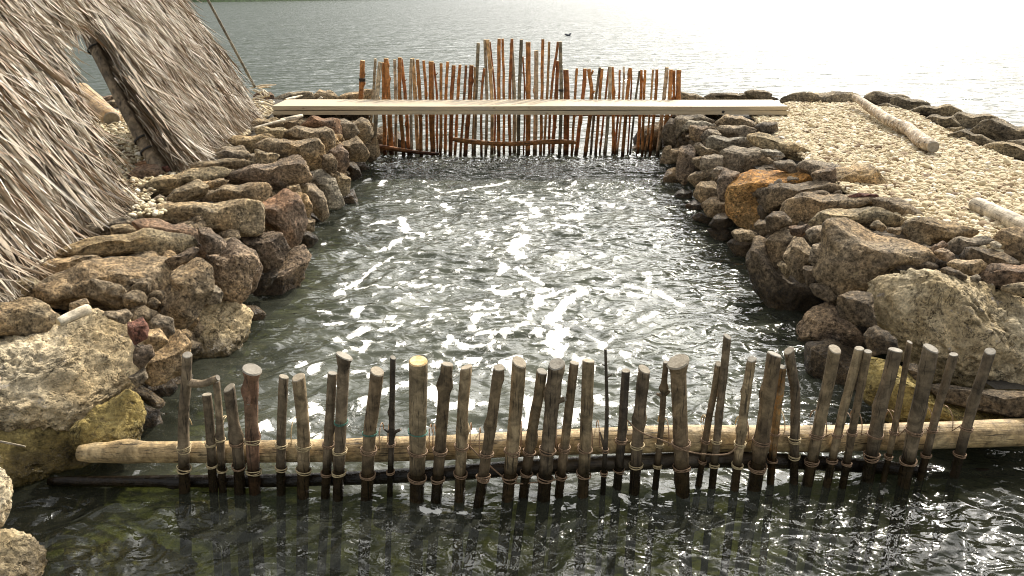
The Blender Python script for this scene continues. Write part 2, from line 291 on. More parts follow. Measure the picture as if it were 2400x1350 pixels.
def water_mat(name, lake=False):
    M = MT(name); t = M.t; t.nodes.remove(M.p)
    g = M.n("NewGeometry"); pos = g.outputs["Position"]
    def co(s): mp = M.n("Mapping"); mp.inputs["Scale"].default_value = s; M.l(pos, mp.inputs[0]); return mp.outputs[0]
    if lake:
        n = M.bump(M.noise(co((.6, 1, 1)), 1.3, 2, .55, .5), 1.0, .30)
        n = M.bump(M.noise(co((.6, 1, 1)), 4.2, 2, .5, .5), 1.0, .10, n)
        n = M.bump(M.noise(co((1, 1, 1)), 0.10, 3, .6), 1.0, .5, n)
        body = (.055, .066, .052); rough = .14; murk = .97
    else:
        n = M.bump(M.noise(co((.75, 1, 1)), 5.5, 1, .45, 1.2), 1.0, .045)
        n = M.bump(M.noise(co((.75, 1, 1)), 15, 1, .4, 1.5), 1.0, .007, n)
        body = None; rough = .095
    gl = M.n("BsdfGlossy", i_Roughness=rough); gl.distribution = 'GGX'; M.l(n, gl.inputs["Normal"])
    fr = M.n("Fresnel", i_IOR=1.34); M.l(n, fr.inputs["Normal"])
    df = M.n("BsdfDiffuse"); tr = M.n("BsdfTransparent"); tr.inputs[0].default_value = (.66, .72, .48, 1)
    ms = M.n("MixShader")
    if lake:
        df.inputs[0].default_value = body + (1,); ms.inputs[0].default_value = murk
    else:
        sx = M.n("SeparateXYZ"); M.l(pos, sx.inputs[0])
        mk = M.rng(sx.outputs[1], 3.0, 4.6, .17, .75)
        edge = M.n("Math", operation='ABSOLUTE'); M.l(sx.outputs[0], edge.inputs[0]); ed = M.rng(edge.outputs[0], 1.25, 2.0, 1.0, .45)
        mm = M.n("Math", operation='MULTIPLY'); M.l(mk, mm.inputs[0]); M.l(ed, mm.inputs[1]); M.l(mm.outputs[0], ms.inputs[0])
        nzf = M.noise(co((1, 1, 1)), 1.6, 5, .6, .8)
        M.l(M.mix(M.rng(nzf, .35, .65), (.056, .061, .045), (.122, .128, .097)), df.inputs[0])
    M.l(tr.outputs[0], ms.inputs[1]); M.l(df.outputs[0], ms.inputs[2])
    m2 = M.n("MixShader"); M.l(fr.outputs[0], m2.inputs[0]); M.l(ms.outputs[0], m2.inputs[1]); M.l(gl.outputs[0], m2.inputs[2])
    final = m2.outputs[0]
    if not lake:
        at = M.n("Attribute", attribute_name="foam")
        fn = M.noise(co((1, .7, 1)), 7, 5, .58, 1.0)
        s1 = M.n("Math", operation='MULTIPLY_ADD', i_1=.26, i_2=-.133); M.l(fn, s1.inputs[0])
        s2 = M.n("Math", operation='ADD'); M.l(at.outputs["Fac"], s2.inputs[0]); M.l(s1.outputs[0], s2.inputs[1])
        core = M.rng(s2.outputs[0], -.006, -.001); lace = M.rng(s2.outputs[0], -.04, -.004, 0, .3)
        hole = M.rng(M.noise(co((1, .8, 1)), 42, 3, .7, 1.0), .50, .58); lm = M.n("Math", operation='MULTIPLY'); M.l(lace, lm.inputs[0]); M.l(hole, lm.inputs[1])
        hm = M.rng(M.noise(co((1, 1, 1)), 30, 3, .6), .30, .36, .7, 1); cm2 = M.n("Math", operation='MULTIPLY'); M.l(core, cm2.inputs[0]); M.l(hm, cm2.inputs[1])
        mx = M.n("Math", operation='MAXIMUM'); M.l(cm2.outputs[0], mx.inputs[0]); M.l(lm.outputs[0], mx.inputs[1]); mask = mx.outputs[0]
        fb = M.n("BsdfDiffuse"); fb.inputs[0].default_value = (.80, .79, .74, 1)
        M.l(M.bump(M.noise(co((1, 1, 1)), 60, 4, .7), .8, .006, M.bump(mask, .6, .004)), fb.inputs["Normal"])
        m3 = M.n("MixShader"); m9 = M.n("Math", operation='MULTIPLY', i_1=.97); M.l(mask, m9.inputs[0]); M.l(m9.outputs[0], m3.inputs[0]); M.l(final, m3.inputs[1]); M.l(fb.outputs[0], m3.inputs[2]); final = m3.outputs[0]
    M.l(final, M.o.inputs[0]); return M.m
POND = water_mat("pond_water"); LAKE = water_mat("lake_water", True)

# ------------------------------------------------------------------ the setting
def grid(x0, x1, nx, y0, y1, ny):
    X, Y = np.meshgrid(np.linspace(x0, x1, nx), np.linspace(y0, y1, ny)); v = np.stack([X.ravel(), Y.ravel(), 0 * X.ravel()], 1)
    i = np.arange(nx * ny).reshape(ny, nx); f = np.stack([i[:-1, :-1], i[:-1, 1:], i[1:, 1:], i[1:, :-1]], -1).reshape(-1, 4); return v, f
PX0, PX1, PY0, PY1 = -3.6, 3.6, 1.2, 14.0
v, f = grid(PX0, PX1, 400, PY0, PY1, 712)
x, y = v[:, 0], v[:, 1]
wx = perlin(np.stack([x * .9, y * .9, 0 * x], 1)); wy = perlin(np.stack([x * .9 + 40, y * .9, 0 * x + 9], 1))
X2 = x + wx * .7; Y2 = y + wy * .7
def an(ang, su, sv, sd_): # stretched ripples
    c, s_ = math.cos(ang), math.sin(ang); return perlin(np.stack([(X2 * c + Y2 * s_) * su, (-X2 * s_ + Y2 * c) * sv, 0 * x + sd_], 1))
h = .034 * an(.5, 1.2, 2.8, 1.3) + .024 * an(.25, 2.6, 5.2, 4.1) + .011 * an(-.2, 5.5, 10, 7.7)
r2 = an(.35, 1.7, 4.4, 12.2); h += .018 * (1 - np.clip(np.abs(r2) * 4, 0, 1)) ** 1.5; r3 = an(.1, 3.6, 8.5, 22.2); h += .007 * (1 - np.clip(np.abs(r3) * 3.5, 0, 1)) ** 1.5
front = np.clip((3.6 - y) / .5, 0, 1); h *= 1 - .3 * front
h += front * (.030 * (1 - np.abs(an(-.75, 1.2, 5.0, 3.3)) * 2.2) + .008 * an(-.6, 3, 12, 5.1))
edge = np.minimum.reduce([(x - PX0) / .4, (PX1 - x) / .4, (PY1 - y) / .8, (y - PY0) / .3]); h *= np.clip(edge, 0, 1)
v[:, 2] = h
# foam: streaks and rafts where the current gathers them
Z = [([(850,250),(930,240),(1160,210),(1300,170)],8),([(740,215),(820,250),(885,245)],8),([(1110,275),(1190,270),(1290,265)],8),([(1220,285),(1330,330),(1390,380),(1300,410)],18),
([(1240,400),(1330,390)],14),([(1440,250),(1560,275)],9),([(1640,295),(1700,293)],8),([(1510,320),(1600,315)],20),([(1530,390),(1600,380)],30),([(1740,310),(1790,325)],22),
([(590,400),(620,470),(680,490)],18),([(450,590),(530,560),(570,535)],14),([(500,600),(560,600)],16),([(1020,485),(1130,450)],10),([(1060,508),(1170,500)],8),([(1070,545),(1130,575)],8),
([(1300,510),(1260,560),(1230,590),(1290,630)],34),([(1430,570),(1520,570)],7),([(580,655),(740,670)],6),([(440,680),(460,665)],14),([(720,705),(750,700)],12),([(480,805),(560,808)],10),([(595,780),(605,782)],16),
([(650,790),(750,780)],12),([(220,835),(300,790),(400,720),(430,700)],14),([(890,795),(1000,800),(1080,800),(1180,830)],12),([(1070,860),(1150,890),(1130,920),(980,915)],18),
([(1250,690),(1340,740),(1430,800),(1370,820),(1230,830)],16),([(320,970),(350,910)],12),([(160,1020),(240,1000)],14),([(350,1000),(450,990),(550,965)],12),([(270,1090),(390,1050)],12),([(450,1060),(600,1015)],12),
([(220,1095),(280,1130),(370,1170),(400,1110)],14),([(180,1200),(290,1160)],12),([(990,1030),(1040,970),(1130,955)],18),([(1380,850),(1340,960),(1280,1030),(1230,1080),(1050,1080)],18),
([(1640,830),(1560,870),(1490,940),(1450,1000),(1510,1060),(1440,1110),(1500,1200)],30),([(1500,820),(1440,850)],20),([(1640,800),(1840,830)],14),([(1640,660),(1780,720),(1900,750)],14),
([(1850,960),(1950,1000),(2040,960)],14),([(2050,820),(2200,900)],16),([(1900,790),(2000,820)],22),([(870,1080),(920,1130),(940,1150)],25),([(960,1190),(1030,1200)],15),([(780,1240),(830,1200)],18),
([(1180,1230),(1260,1280)],25),([(1750,1110),(1760,1170),(1900,1200)],16),([(1150,640),(1190,690),(1120,740)],14),([(1300,470),(1290,440)],10),([(420,440),(560,410)],6),([(0,1260),(40,1240)],20),([(1400,430),(1560,440)],14),
([(60,1290),(120,1250)],14),([(330,1290),(480,1250)],12),([(1560,1000),(1700,980),(1780,1010)],12),([(1600,1200),(1700,1260)],16),([(940,1000),(860,960)],8)]
caps = []
def addcap(pts, w, ox=700, oy=350, sc=2.4544):
    P = [onz(ox + a / sc, oy + b / sc, 0)[:2] for a, b in pts]; D = np.hypot(P[0][1], CAM_H); r = w / sc / FPX * D * 1.08
    for a, b in zip(P[:-1], P[1:]): caps.append((a, b, r))
for p_, w_ in Z: addcap(p_, w_)
for p_, w_ in [([(990,1202),(1080,1207),(1190,1206)],3),([(690,985),(735,955),(760,975)],12),([(620,1000),(660,1015)],8),([(820,1000),(850,940)],8),([(1010,900),(1030,960),(1120,950)],12),([(720,1010),(760,1060)],9),
    ([(1100,1010),(1140,1040)],9),([(1240,940),(1240,1010)],12),([(1400,930),(1440,960)],9),([(940,900),(1010,880)],12),([(880,930),(930,905)],9),([(1330,1000),(1350,960)],10)]: addcap(p_, w_, 0, 0, 1)
for _ in range(620):
    zx = rng.normal(1150, 480); zy = rng.uniform(180, 1350)
    if not 60 < zx < 2150: continue
    L = rng.uniform(2, 45); a = rng.normal(-.25, .25); addcap([(zx, zy), (zx + L * math.cos(a), zy + L * math.sin(a))], rng.choice([3, 4, 5, 7, 10], p=[.3, .3, .2, .15, .05]))
foam = np.full(len(v), -.3)
for a, b, r in caps:
    mx = .3
    sel = np.where((x > min(a[0], b[0]) - mx) & (x < max(a[0], b[0]) + mx) & (y > min(a[1], b[1]) - mx) & (y < max(a[1], b[1]) + mx))[0]
    p = v[sel, :2] - a; d = b - a; tt = np.clip((p @ d) / (d @ d + 1e-9), 0, 1); q = p - tt[:, None] * d
    foam[sel] = np.maximum(foam[sel], r - np.hypot(q[:, 0], q[:, 1]))
me = mesh_np("pond_water", v, f); fattr(me, "foam", np.clip(foam, -.3, .3))
tag(link("pond_water", me, POND), kind="structure")
vs = []; fs = []
for (x0, x1, y0, y1) in [(-2500, 2500, 14.0, 3000), (3.6, 900, -8, 14.0), (-900, -3.6, -8, 14.0)]:
    k = len(vs); vs += [(x0, y0, 0), (x1, y0, 0), (x1, y1, 0), (x0, y1, 0)]; fs.append((k, k + 1, k + 2, k + 3))
tag(link("lake_water", mesh_np("lake_water", vs, fs), LAKE, smooth=False), kind="structure")
v, f = grid(-7, 9, 120, -3, 16, 140); v[:, 2] = -.62 + .10 * fbm(v * 1.3, 4); me = mesh_np("water_bed", v, f); tag(link("water_bed", me, BEDM), kind="structure")

def slab(name, poly, z0, z1, mat, rough_amp=.03, step=.12):
    """a bank block: gridded uneven top and skirt"""
    poly = np.array(poly, float); mn, mxx = poly.min(0), poly.max(0)
    nx = int((mxx[0] - mn[0]) / step) + 2; ny = int((mxx[1] - mn[1]) / step) + 2
    v, f = grid(mn[0], mxx[0], nx, mn[1], mxx[1], ny)
    def inside(pt):
        c = np.zeros(len(pt), bool); n_ = len(poly)
        for i in range(n_):
            a, b = poly[i], poly[i - 1]
            cond = ((a[1] > pt[:, 1]) != (b[1] > pt[:, 1])) & (pt[:, 0] < (b[0] - a[0]) * (pt[:, 1] - a[1]) / (b[1] - a[1] + 1e-12) + a[0]); c ^= cond
        return c
    ins = inside(v[:, :2]); v[:, 2] = np.where(ins, z1, z0) + rough_amp * fbm(v * 2.1, 4)
    return tag(link(name, mesh_np(name, v, f), mat), kind="structure")
slab("bank", [(-2.5, 4.9), (-2.4, 13.2), (-3.1, 14.4), (-5, 15.0), (-8, 13.9), (-16, 13.5), (-16, 4.9)], -.7, .66, BANK)
slab("bank", [(-2.95, 2.2), (-2.55, 4.95), (-16, 4.95), (-16, 2.2)], -.7, .42, BANK)
slab("bank", [(2.6, 5.0), (2.6, 13.2), (3.2, 13.5), (5, 14.0), (6.4, 14.5), (6.8, 13), (6.8, 11), (7.6, 9), (9.5, 7), (12, 5.0)], -.7, .66, BANK)
slab("bank", [(2.75, 4.1), (2.75, 5.1), (12, 5.1), (12, 4.1)], -.7, .28, BANK)

# far shore: low wooded hillside across the lake
def hills():
    nx, ny = 260, 24; v, f = grid(0, 1, nx, 0, 1, ny); u, w = v[:, 0].copy(), v[:, 1].copy()
    X = -700 + 1400 * u; Y = 297 + 70 * w + np.clip(X + 108, 0, 260) * 5.0 + np.clip(-X - 108, 0, 900) * .10
    Z = -1 + 26 * w ** .7 + 5 * w * fbm(np.stack([X * .03, Y * .03, 0 * X], 1), 4) + 1.6 * np.clip(w * 6, 0, 1) * fbm(np.stack([X * .3, Y * .3, Z0 * X], 1), 3)
    return mesh_np("hills", np.stack([X, Y, Z], 1), f)
Z0 = 0
M = MT("wooded_hillside"); vv = M.coords(rnd=False); M.l(M.mix(M.rng(M.noise(vv, .4, 8, .7), .4, .6), (.015, .035, .008), (.04, .075, .02)), M.p.inputs["Base Color"]); M.p.inputs["Roughness"].default_value = .95
M.l(M.bump(M.noise(vv, .6, 6, .7), 1, 1.0), M.p.inputs["Normal"])
tag(link("hills", hills(), M.m), kind="structure")

# ------------------------------------------------------------------ rocks
def ico(sub):
    bm = bmesh.new(); bmesh.ops.create_icosphere(bm, subdivisions=sub, radius=1); bm.verts.ensure_lookup_table()
    v = np.array([q.co[:] for q in bm.verts]); f = np.array([[q.index for q in p.verts] for p in bm.faces]); bm.free(); return v, f
ICO = {k: ico(k) for k in (2, 3, 4, 5, 6)}
def rock(poly, typ, label, z=None, bf=.8, group=None, cat="rock", name="rock", side=None, sharp=1.0, Y=None, cuts=None, grow=1.12):
    P = np.array(poly, float)
    # area centroid
    a = P; b = np.roll(P, -1, 0); cr = a[:, 0] * b[:, 1] - b[:, 0] * a[:, 1]; A = cr.sum() / 2
    c = ((a + b) * cr[:, None]).sum(0) / (6 * A)
    if Y is not None: hit = ony(c[0], c[1], Y)
    elif z is not None: hit = onz(c[0], c[1], z)
    else:
        hit = onz(c[0], c[1], .76)
        if side == 'L' and hit[0] > -2.02: hit = onx(c[0], c[1], -2.02)
        if side == 'R' and hit[0] < 2.17: hit = onx(c[0], c[1], 2.17)
    d = ray(*c); D = np.linalg.norm(hit - CAM)
    r = np.cross(d, (0, 0, 1)); r /= np.linalg.norm(r); up = np.cross(r, d)
    uv = []
    for q in P:
        e = ray(*q); e = e * (D / (e @ d)); uv.append((e @ r, e @ up))
    uv = np.array(uv); th = np.linspace(-math.pi, math.pi, 181)[:-1]; Rr = np.zeros(180); n = len(uv)
    for i, t in enumerate(th):
        dx, dy = math.cos(t), math.sin(t); best = 0
        for k in range(n):
            p, q = uv[k], uv[(k + 1) % n]; s = q - p; den = dx * s[1] - dy * s[0]
            if abs(den) < 1e-12: continue
            tt = (p[0] * s[1] - p[1] * s[0]) / den; w = (p[0] * dy - p[1] * dx) / den
            if tt > 0 and -1e-6 <= w <= 1 + 1e-6: best = max(best, tt)
        Rr[i] = best
    k = np.exp(-np.arange(-6, 7) ** 2 / 5.0); k /= k.sum(); Rr = np.convolve(np.concatenate([Rr[-6:], Rr, Rr[:6]]), k, 'valid') * grow + .004 * D / 6
    size = math.sqrt(abs(np.sum(uv[:, 0] * np.roll(uv[:, 1], -1) - np.roll(uv[:, 0], -1) * uv[:, 1])) / 2)   # metres
    wpx = size / D * FPX
    sv, sf = ICO[6 if wpx > 170 else 5 if wpx > 55 else 4]
    X, Yd, Zc = sv[:, 0], sv[:, 1], sv[:, 2]
    t = np.arctan2(Zc, X); rho = np.hypot(X, Zc)
    Rt = np.interp(t, np.concatenate([th, [math.pi]]), np.concatenate([Rr, Rr[:1]]))
    bd = bf * size * .55
    q = np.stack([X / (rho + 1e-9) * rho ** .60, np.sign(Yd) * np.abs(Yd) ** .8, Zc / (rho + 1e-9) * rho ** .60], 1)
    lr = np.random.default_rng(int(c[0] * 7 + c[1] * 13))
    # facets: one top face, one front face, a few random ones, all turned to the open side
    cp, sp = -d[2], math.hypot(d[0], d[1])
    topn = np.array([lr.normal(0, .18), -cp - .12, sp]) ; 
    ns = [(topn, lr.uniform(.42, .6)), (np.array([lr.normal(0, .3), -1, lr.normal(-.25, .12)]), lr.uniform(.6, .78))]
    for _ in range(cuts if cuts is not None else 9):
        nn = lr.normal(size=3); nn[1] = -abs(nn[1]) - .35; ns.append((nn, lr.uniform(.64, .90)))
    if typ in 'cmy':
        ns = [(a_, min(.93, b_ + .22)) for a_, b_ in ns]
        wn = np.array([.42, -.50, .76]); ns.append((np.array([wn @ r, wn @ d, wn @ up]), .52))
    for nn, tcut in ns:
        nn = nn / np.linalg.norm(nn); e = q @ nn - tcut; q = q - nn * (np.clip(e, 0, None) * .93 * sharp)[:, None]
    q[:, 0] *= Rt; q[:, 2] *= Rt; q[:, 1] *= bd
    nrm = q / (np.linalg.norm(q, axis=1)[:, None] + 1e-9); off = lr.uniform(0, 200, 3)
    coarse = fbm(q / size * 2.0 + off, 3); amp = .07 * size
    fine = fbm(q * 16 + off, 4, .6); disp = amp * coarse + min(.014, .05 * size) * fine
    if typ in 'vcmy':
        pn = perlin(q * (22 if size > .3 else 34) + off + 5); disp = disp - np.clip(pn - .22, 0, .3) * (.11 if typ in 'cmy' else .06) * min(1, size * 2.2)
        disp += (.020 if typ in 'cmy' else .013) * fbm(q * 38 + off, 3, .65) * min(1, size * 3)
    if typ in 'cmy': disp += .05 * min(1, size * 1.5) * (np.abs(fbm(q * 7 + off, 4, .6)) - .2)
    if typ in 'shwl': # bedding ledges
        s2 = (q[:, 2] * .95 + q[:, 1] * .25 + .05 * size * coarse) / size * 7 + off[0]; disp = disp + .02 * size * perlin(np.stack([s2 * 1.3, q[:, 0] * 1.2, 0 * s2 + 3], 1)) * 2
    q = q + nrm * disp[:, None]
    wv = q[:, :1] * r + q[:, 1:2] * d + q[:, 2:] * up
    cen = hit + d * bd * .72
    me = mesh_np(name, wv, sf); o = link(name, me, RM[typ], loc=cen)
    tag(o, label, cat, group); return o

GL = "stones of the wall on the hut side"; GR = "stones of the wall on the gravel side"; GE = "stones along the lake edge"
HU = "hut-side wall"
LEFT = [
 ([(0,796),(90,775),(135,760),(180,738),(240,735),(290,755),(325,810),(328,855),(310,885),(290,915),(230,955),(225,1000),(130,1022),(0,1022),(-120,1010),(-140,850)],'c',"huge cream coral boulder with dark pits above the pale rail's free end",.47,.9),
 ([(225,960),(300,920),(330,945),(332,1000),(310,1048),(190,1062),(170,1010)],'y',"mustard yellow coral rock just above the free end of the pale rail",.25,.8),
 ([(-80,1005),(190,1005),(250,1050),(190,1110),(40,1142),(-90,1135)],'y',"dark mossy yellow rock under the huge cream boulder, reaching the water",.14,.8),
 ([(-60,1255),(20,1245),(70,1265),(100,1300),(95,1350),(60,1410),(-80,1410)],'m',"rounded speckled grey and yellow rock in the very corner by the water",.12,.9),
 ([(-80,1085),(5,1100),(22,1140),(20,1190),(5,1228),(-70,1240)],'c',"pale coral rock cut by the picture edge above the speckled corner rock",.3,.9),
 ([(-70,715),(0,708),(60,700),(100,712),(140,750),(100,778),(0,800),(-70,790)],'h',"ochre brown rounded boulder directly behind the huge cream boulder",.72,.9),
 ([(70,692),(120,655),(200,620),(275,597),(375,606),(400,640),(412,670),(395,700),(355,747),(310,738),(255,730),(180,724),(110,708)],'g',"big brown angular boulder, the largest brown one of the hut-side wall",.68,.9),
 ([(-60,650),(0,648),(75,645),(93,665),(60,692),(0,716),(-60,705)],'s',"greenish grey flat boulder under the thatch's lowest corner",.75,.9),
 ([(85,620),(140,605),(240,598),(200,620),(150,647),(100,655)],'g',"thin dark stone wedged under the long olive slab, behind the big brown boulder",.76,.8),
 ([(110,605),(180,570),(260,552),(330,541),(440,553),(458,570),(420,598),(380,607),(280,597),(180,603)],'s',"long olive grey slab lying on top of the big brown boulder",.8,.8),
 ([(142,543),(207,516),(296,513),(318,530),(261,556),(207,565),(154,570)],'k',"dark grey stone at the thatch's foot behind the long olive slab",.8,.8),
 ([(312,520),(370,512),(440,531),(478,553),(487,590),(478,604),(460,600),(440,566),(330,545)],'n',"ochre topped slab with a grey blunt end beside the long olive slab",.8,.8),
 ([(262,532),(285,522),(330,540),(262,556)],'h',"small tan wedge between the dark grey stone and the ochre topped slab",.8,.6),
 ([(320,510),(373,483),(450,474),(567,470),(603,474),(611,493),(605,547),(540,551),(460,533),(377,513)],'h',"long pale squared block with smooth top, brightest slab of the hut-side wall",.74,.9),
 ([(467,538),(493,531),(530,572),(513,590),(487,594),(470,565)],'v',"fist sized pitted brown stone under the pale squared block",None,.9),
 ([(388,612),(450,580),(463,587),(447,608),(410,628),(392,625)],'v',"small pitted stone perched above the ochre and grey upright boulder",None,.8),
 ([(400,637),(457,607),(493,627),(497,657),(490,697),(473,713),(443,760),(420,768),(380,732),(410,677)],'g',"upright boulder half ochre and half grey beside the big brown boulder",None,.8),
 ([(487,672),(507,667),(522,687),(517,707),(487,712)],'k',"smooth round olive cobble beside the big dark pitted boulder",None,.9),
 ([(483,603),(547,553),(565,577),(600,612),(583,677),(553,716),(513,683),(498,655)],'v',"big dark pitted boulder under the pale squared block",None,.9),
 ([(567,573),(600,588),(613,627),(600,672),(583,686),(575,620)],'v',"narrow pitted rock pressed behind the big dark pitted boulder",None,.7),
 ([(567,552),(617,540),(657,550),(672,583),(653,627),(620,638),(598,597)],'v',"squat brown rock with a lit edge under the big rust brown boulder",None,.9),
 ([(608,473),(667,443),(697,463),(716,517),(700,563),(670,582),(650,545),(610,527)],'n',"big rust brown boulder at the end of the pale squared block",None,.9),
 ([(560,712),(633,643),(683,580),(710,577),(722,607),(697,667),(680,700),(620,737)],'v',"long wet slanting rock whose flank runs into the rippled water",.10,.8),
 ([(430,775),(467,722),(530,700),(583,733),(575,790),(530,850),(470,882),(436,840)],'m',"tan angular rock with barnacles at the waterline below the round olive cobble",.14,.9),
 ([(553,717),(600,717),(620,737),(613,757),(580,752)],'d',"small black wet rock touching the tan angular rock",.05,.8),
 ([(350,757),(373,735),(403,750),(407,777),(383,790),(358,780)],'k',"round blue grey cobble next to the red stone",None,1),
 ([(300,757),(335,744),(349,757),(343,788),(316,808),(304,785)],'r',"small red scoria stone beside the huge cream boulder",None,1),
 ([(247,732),(293,725),(310,738),(293,757),(255,745)],'k',"small dark grey stone on the rear shoulder of the huge cream boulder",.72,.8),
 ([(164,712),(197,700),(214,711),(190,730),(168,728)],'g',"small brown stone squeezed under the big brown boulder",.70,.8),
 ([(342,774),(372,772),(392,800),(363,823),(340,806)],'g',"little brown stone just below the round blue grey cobble",None,.8),
 ([(415,772),(445,808),(437,868),(363,900),(337,888),(352,845),(370,815)],'g',"wide brown boulder low down between the tan angular rock and the cream boulder",None,.8),
 ([(318,805),(353,811),(358,831),(332,865),(315,850)],'v',"pitted stone filling the gap below the red stone",None,.8),
 ([(303,883),(337,863),(345,885),(321,906)],'k',"small grey stone tucked under the cream boulder's nose",None,.8),
 ([(298,905),(332,903),(384,940),(375,959),(311,927)],'g',"finger shaped grey stone sloping to the water beside the yellow coral rock",.12,.9),
 ([(338,905),(400,885),(420,910),(400,935),(365,925)],'d',"wet black stone behind the finger shaped grey stone",.06,.8),
 ([(328,950),(372,960),(380,1010),(335,1032),(318,1000)],'d',"black wet rock at the waterline beside the yellow coral rock",.04,.8),
 ([(527,414),(600,387),(693,362),(710,383),(726,420),(677,432),(667,446),(620,435),(533,429)],'v',"jagged pitted slab with a raised fin over the big rust brown boulder",.82,.9),
 ([(480,457),(533,432),(620,429),(633,447),(613,471),(500,473)],'g',"flat oval stone between the jagged slab and the pale squared block",.8,.9),
 ([(377,483),(427,430),(463,422),(484,437),(480,460),(440,476)],'h',"light tan stone with a dark hole behind the pale squared block",.8,.8),
 ([(325,443),(383,410),(440,399),(517,392),(534,404),(513,422),(433,427),(410,453),(333,465)],'s',"long brown streaked slab beside the near thatch edge",.8,.8),
 ([(408,401),(457,380),(540,373),(597,379),(594,392),(527,395)],'h',"long thin ochre slab at the foot of the far thatch panel",.8,.8),
 ([(303,412),(333,383),(367,387),(380,407),(337,438)],'n',"brown boulder inside the opening of the thatch, at its sill",.78,.9),
 ([(498,364),(533,352),(577,353),(587,367),(540,374)],'k',"flat grey stone at the far thatch panel's lower corner",.8,.8),
 ([(598,350),(624,356),(655,364),(633,383),(607,386)],'h',"pale triangular stone standing out between darker slabs",.82,.7),
 ([(584,364),(600,355),(612,371),(607,388),(592,384)],'k',"small dark stone leaning on the pale triangular stone",.8,.8),
 ([(598,345),(633,327),(740,326),(753,344),(760,384),(740,399),(722,397),(700,364),(656,365)],'g',"long grey block with a broad blunt end, third below the plank",.80,.9),
 ([(649,325),(700,298),(762,297),(778,309),(781,340),(756,361),(742,330)],'g',"brownish block with rounded shoulder between the orange and the grey blocks",.82,.9),
 ([(690,305),(722,284),(733,272),(793,281),(800,322),(789,332),(778,309),(760,297)],'n',"rust orange squared block nearest the plank on the hut-side wall",.82,.9),
 ([(536,332),(549,320),(624,316),(645,324),(611,342),(587,359),(565,346)],'s',"flat olive stone touching the far thatch panel's foot",.8,.8),
 ([(498,368),(529,342),(567,342),(585,364),(572,376)],'k',"dark cracked stone between the flat olive stone and the ochre slab",.78,.8),
 ([(600,309),(611,298),(656,299),(681,309),(651,326),(615,322)],'s',"thin layered olive stone beside the far thatch panel",.8,.8),
 ([(584,303),(600,279),(642,277),(668,287),(664,302),(607,300)],'h',"tan slab with broken front under the white driftwood stick",.82,.8),
 ([(667,289),(700,278),(714,287),(689,308),(670,304)],'g',"small brown stone between the tan slab and the rust orange block",.8,.8),
 ([(791,279),(807,273),(829,291),(840,309),(822,325),(798,315)],'k',"dark rock with white veins next to the rust orange block",.76,.8),
 ([(829,287),(847,271),(864,285),(877,318),(853,334),(832,310)],'g',"grey brown boulder at the wall's far end just under the plank",Y if False else None,.8),
 ([(798,340),(822,322),(835,312),(862,358),(856,377),(820,375),(809,353)],'g',"smooth tapering boulder below the white veined rock",None,.8),
 ([(856,345),(878,321),(888,342),(890,362),(867,382)],'g',"last stone of the hut-side wall against the far fence",None,.8),
 ([(769,362),(798,326),(812,353),(817,384),(804,401),(787,392)],'n',"rusty upright boulder below the rust orange block",None,.8),
 ([(756,362),(776,357),(788,380),(786,405),(758,395)],'d',"dark stone in the hollow below the grey block's blunt end",None,.8),
 ([(816,373),(833,380),(845,409),(833,434),(818,411)],'d',"dark leaning stone at the water below the smooth tapering boulder",.12,.8),
 ([(835,384),(856,383),(866,400),(851,411),(838,402)],'d',"small wet stone at the water next to the wall's far end",.04,.8),
 ([(734,399),(756,392),(782,420),(805,476),(789,485),(767,485),(744,427)],'w',"pale layered rock with cracked face like stacked leaves",None,.8),
 ([(776,412),(793,395),(819,420),(817,449),(798,461)],'h',"tan pitted stone behind the pale layered rock",None,.8),
 ([(800,458),(829,438),(838,482),(802,488)],'d',"dark wet stone at the water under the tan pitted stone",.06,.8),
 ([(714,431),(733,426),(758,451),(770,504),(756,517),(736,497)],'k',"tall smooth grey stone standing left of the pale layered rock".replace(" left of"," just before"),None,.8),
 ([(694,449),(713,446),(732,487),(722,510),(705,480)],'g',"narrow stone between the rust brown boulder and the tall smooth one",None,.8),
 ([(672,439),(700,432),(704,444),(684,452)],'h',"little tan stone under the tip of the jagged slab",.72,.8),
 ([(703,429),(719,432),(720,452),(710,450)],'h',"slim tan stone beside the top of the tall smooth stone",None,.8),
 ([(721,404),(733,401),(735,420),(725,428)],'k',"small round grey stone in the corner of the jagged slab's fin",None,.8),
 ([(728,500),(745,505),(760,518),(750,529),(731,516)],'d',"flat dark stone at the water under the tall smooth stone",.05,.8),
 ([(711,513),(737,516),(734,541),(715,538)],'g',"small brown stone at the foot of the rust brown boulder",None,.8),
 ([(703,550),(723,533),(744,563),(717,588)],'d',"pointed charcoal stone rising from the water under the rust brown boulder",.1,.8),
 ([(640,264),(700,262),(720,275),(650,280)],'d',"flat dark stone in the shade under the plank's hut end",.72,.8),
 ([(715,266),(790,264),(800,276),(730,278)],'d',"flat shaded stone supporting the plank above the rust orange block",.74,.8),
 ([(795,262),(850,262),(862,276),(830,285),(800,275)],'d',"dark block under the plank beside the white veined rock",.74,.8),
 ([(318,385),(360,372),(400,378),(395,405),(340,400)],'n',"reddish brown stone at the foot of the leaning post",.76,.7),
 ([(380,392),(392,388),(400,397),(390,404)],'r',"thumb sized red stone near the foot of the leaning post",.8,.8),
 ([(355,470),(375,455),(388,468),(380,480)],'k',"small angular grey stone near the thatch's inner corner",.8,.8),
 ([(468,430),(510,420),(535,424),(520,436),(470,442)],'g',"thin stone chip lying on the flat oval stone",.82,.6),
 ([(650,560),(672,575),(668,590),(650,580)],'k',"small shaded stone behind the squat brown rock",None,.7),
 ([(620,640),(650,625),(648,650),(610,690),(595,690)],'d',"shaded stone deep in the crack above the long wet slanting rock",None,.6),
 ([(370,900),(420,880),(450,880),(440,920),(400,940)],'d',"submerged black rock where ripples glint beside the forked stake",.0,.8),
]
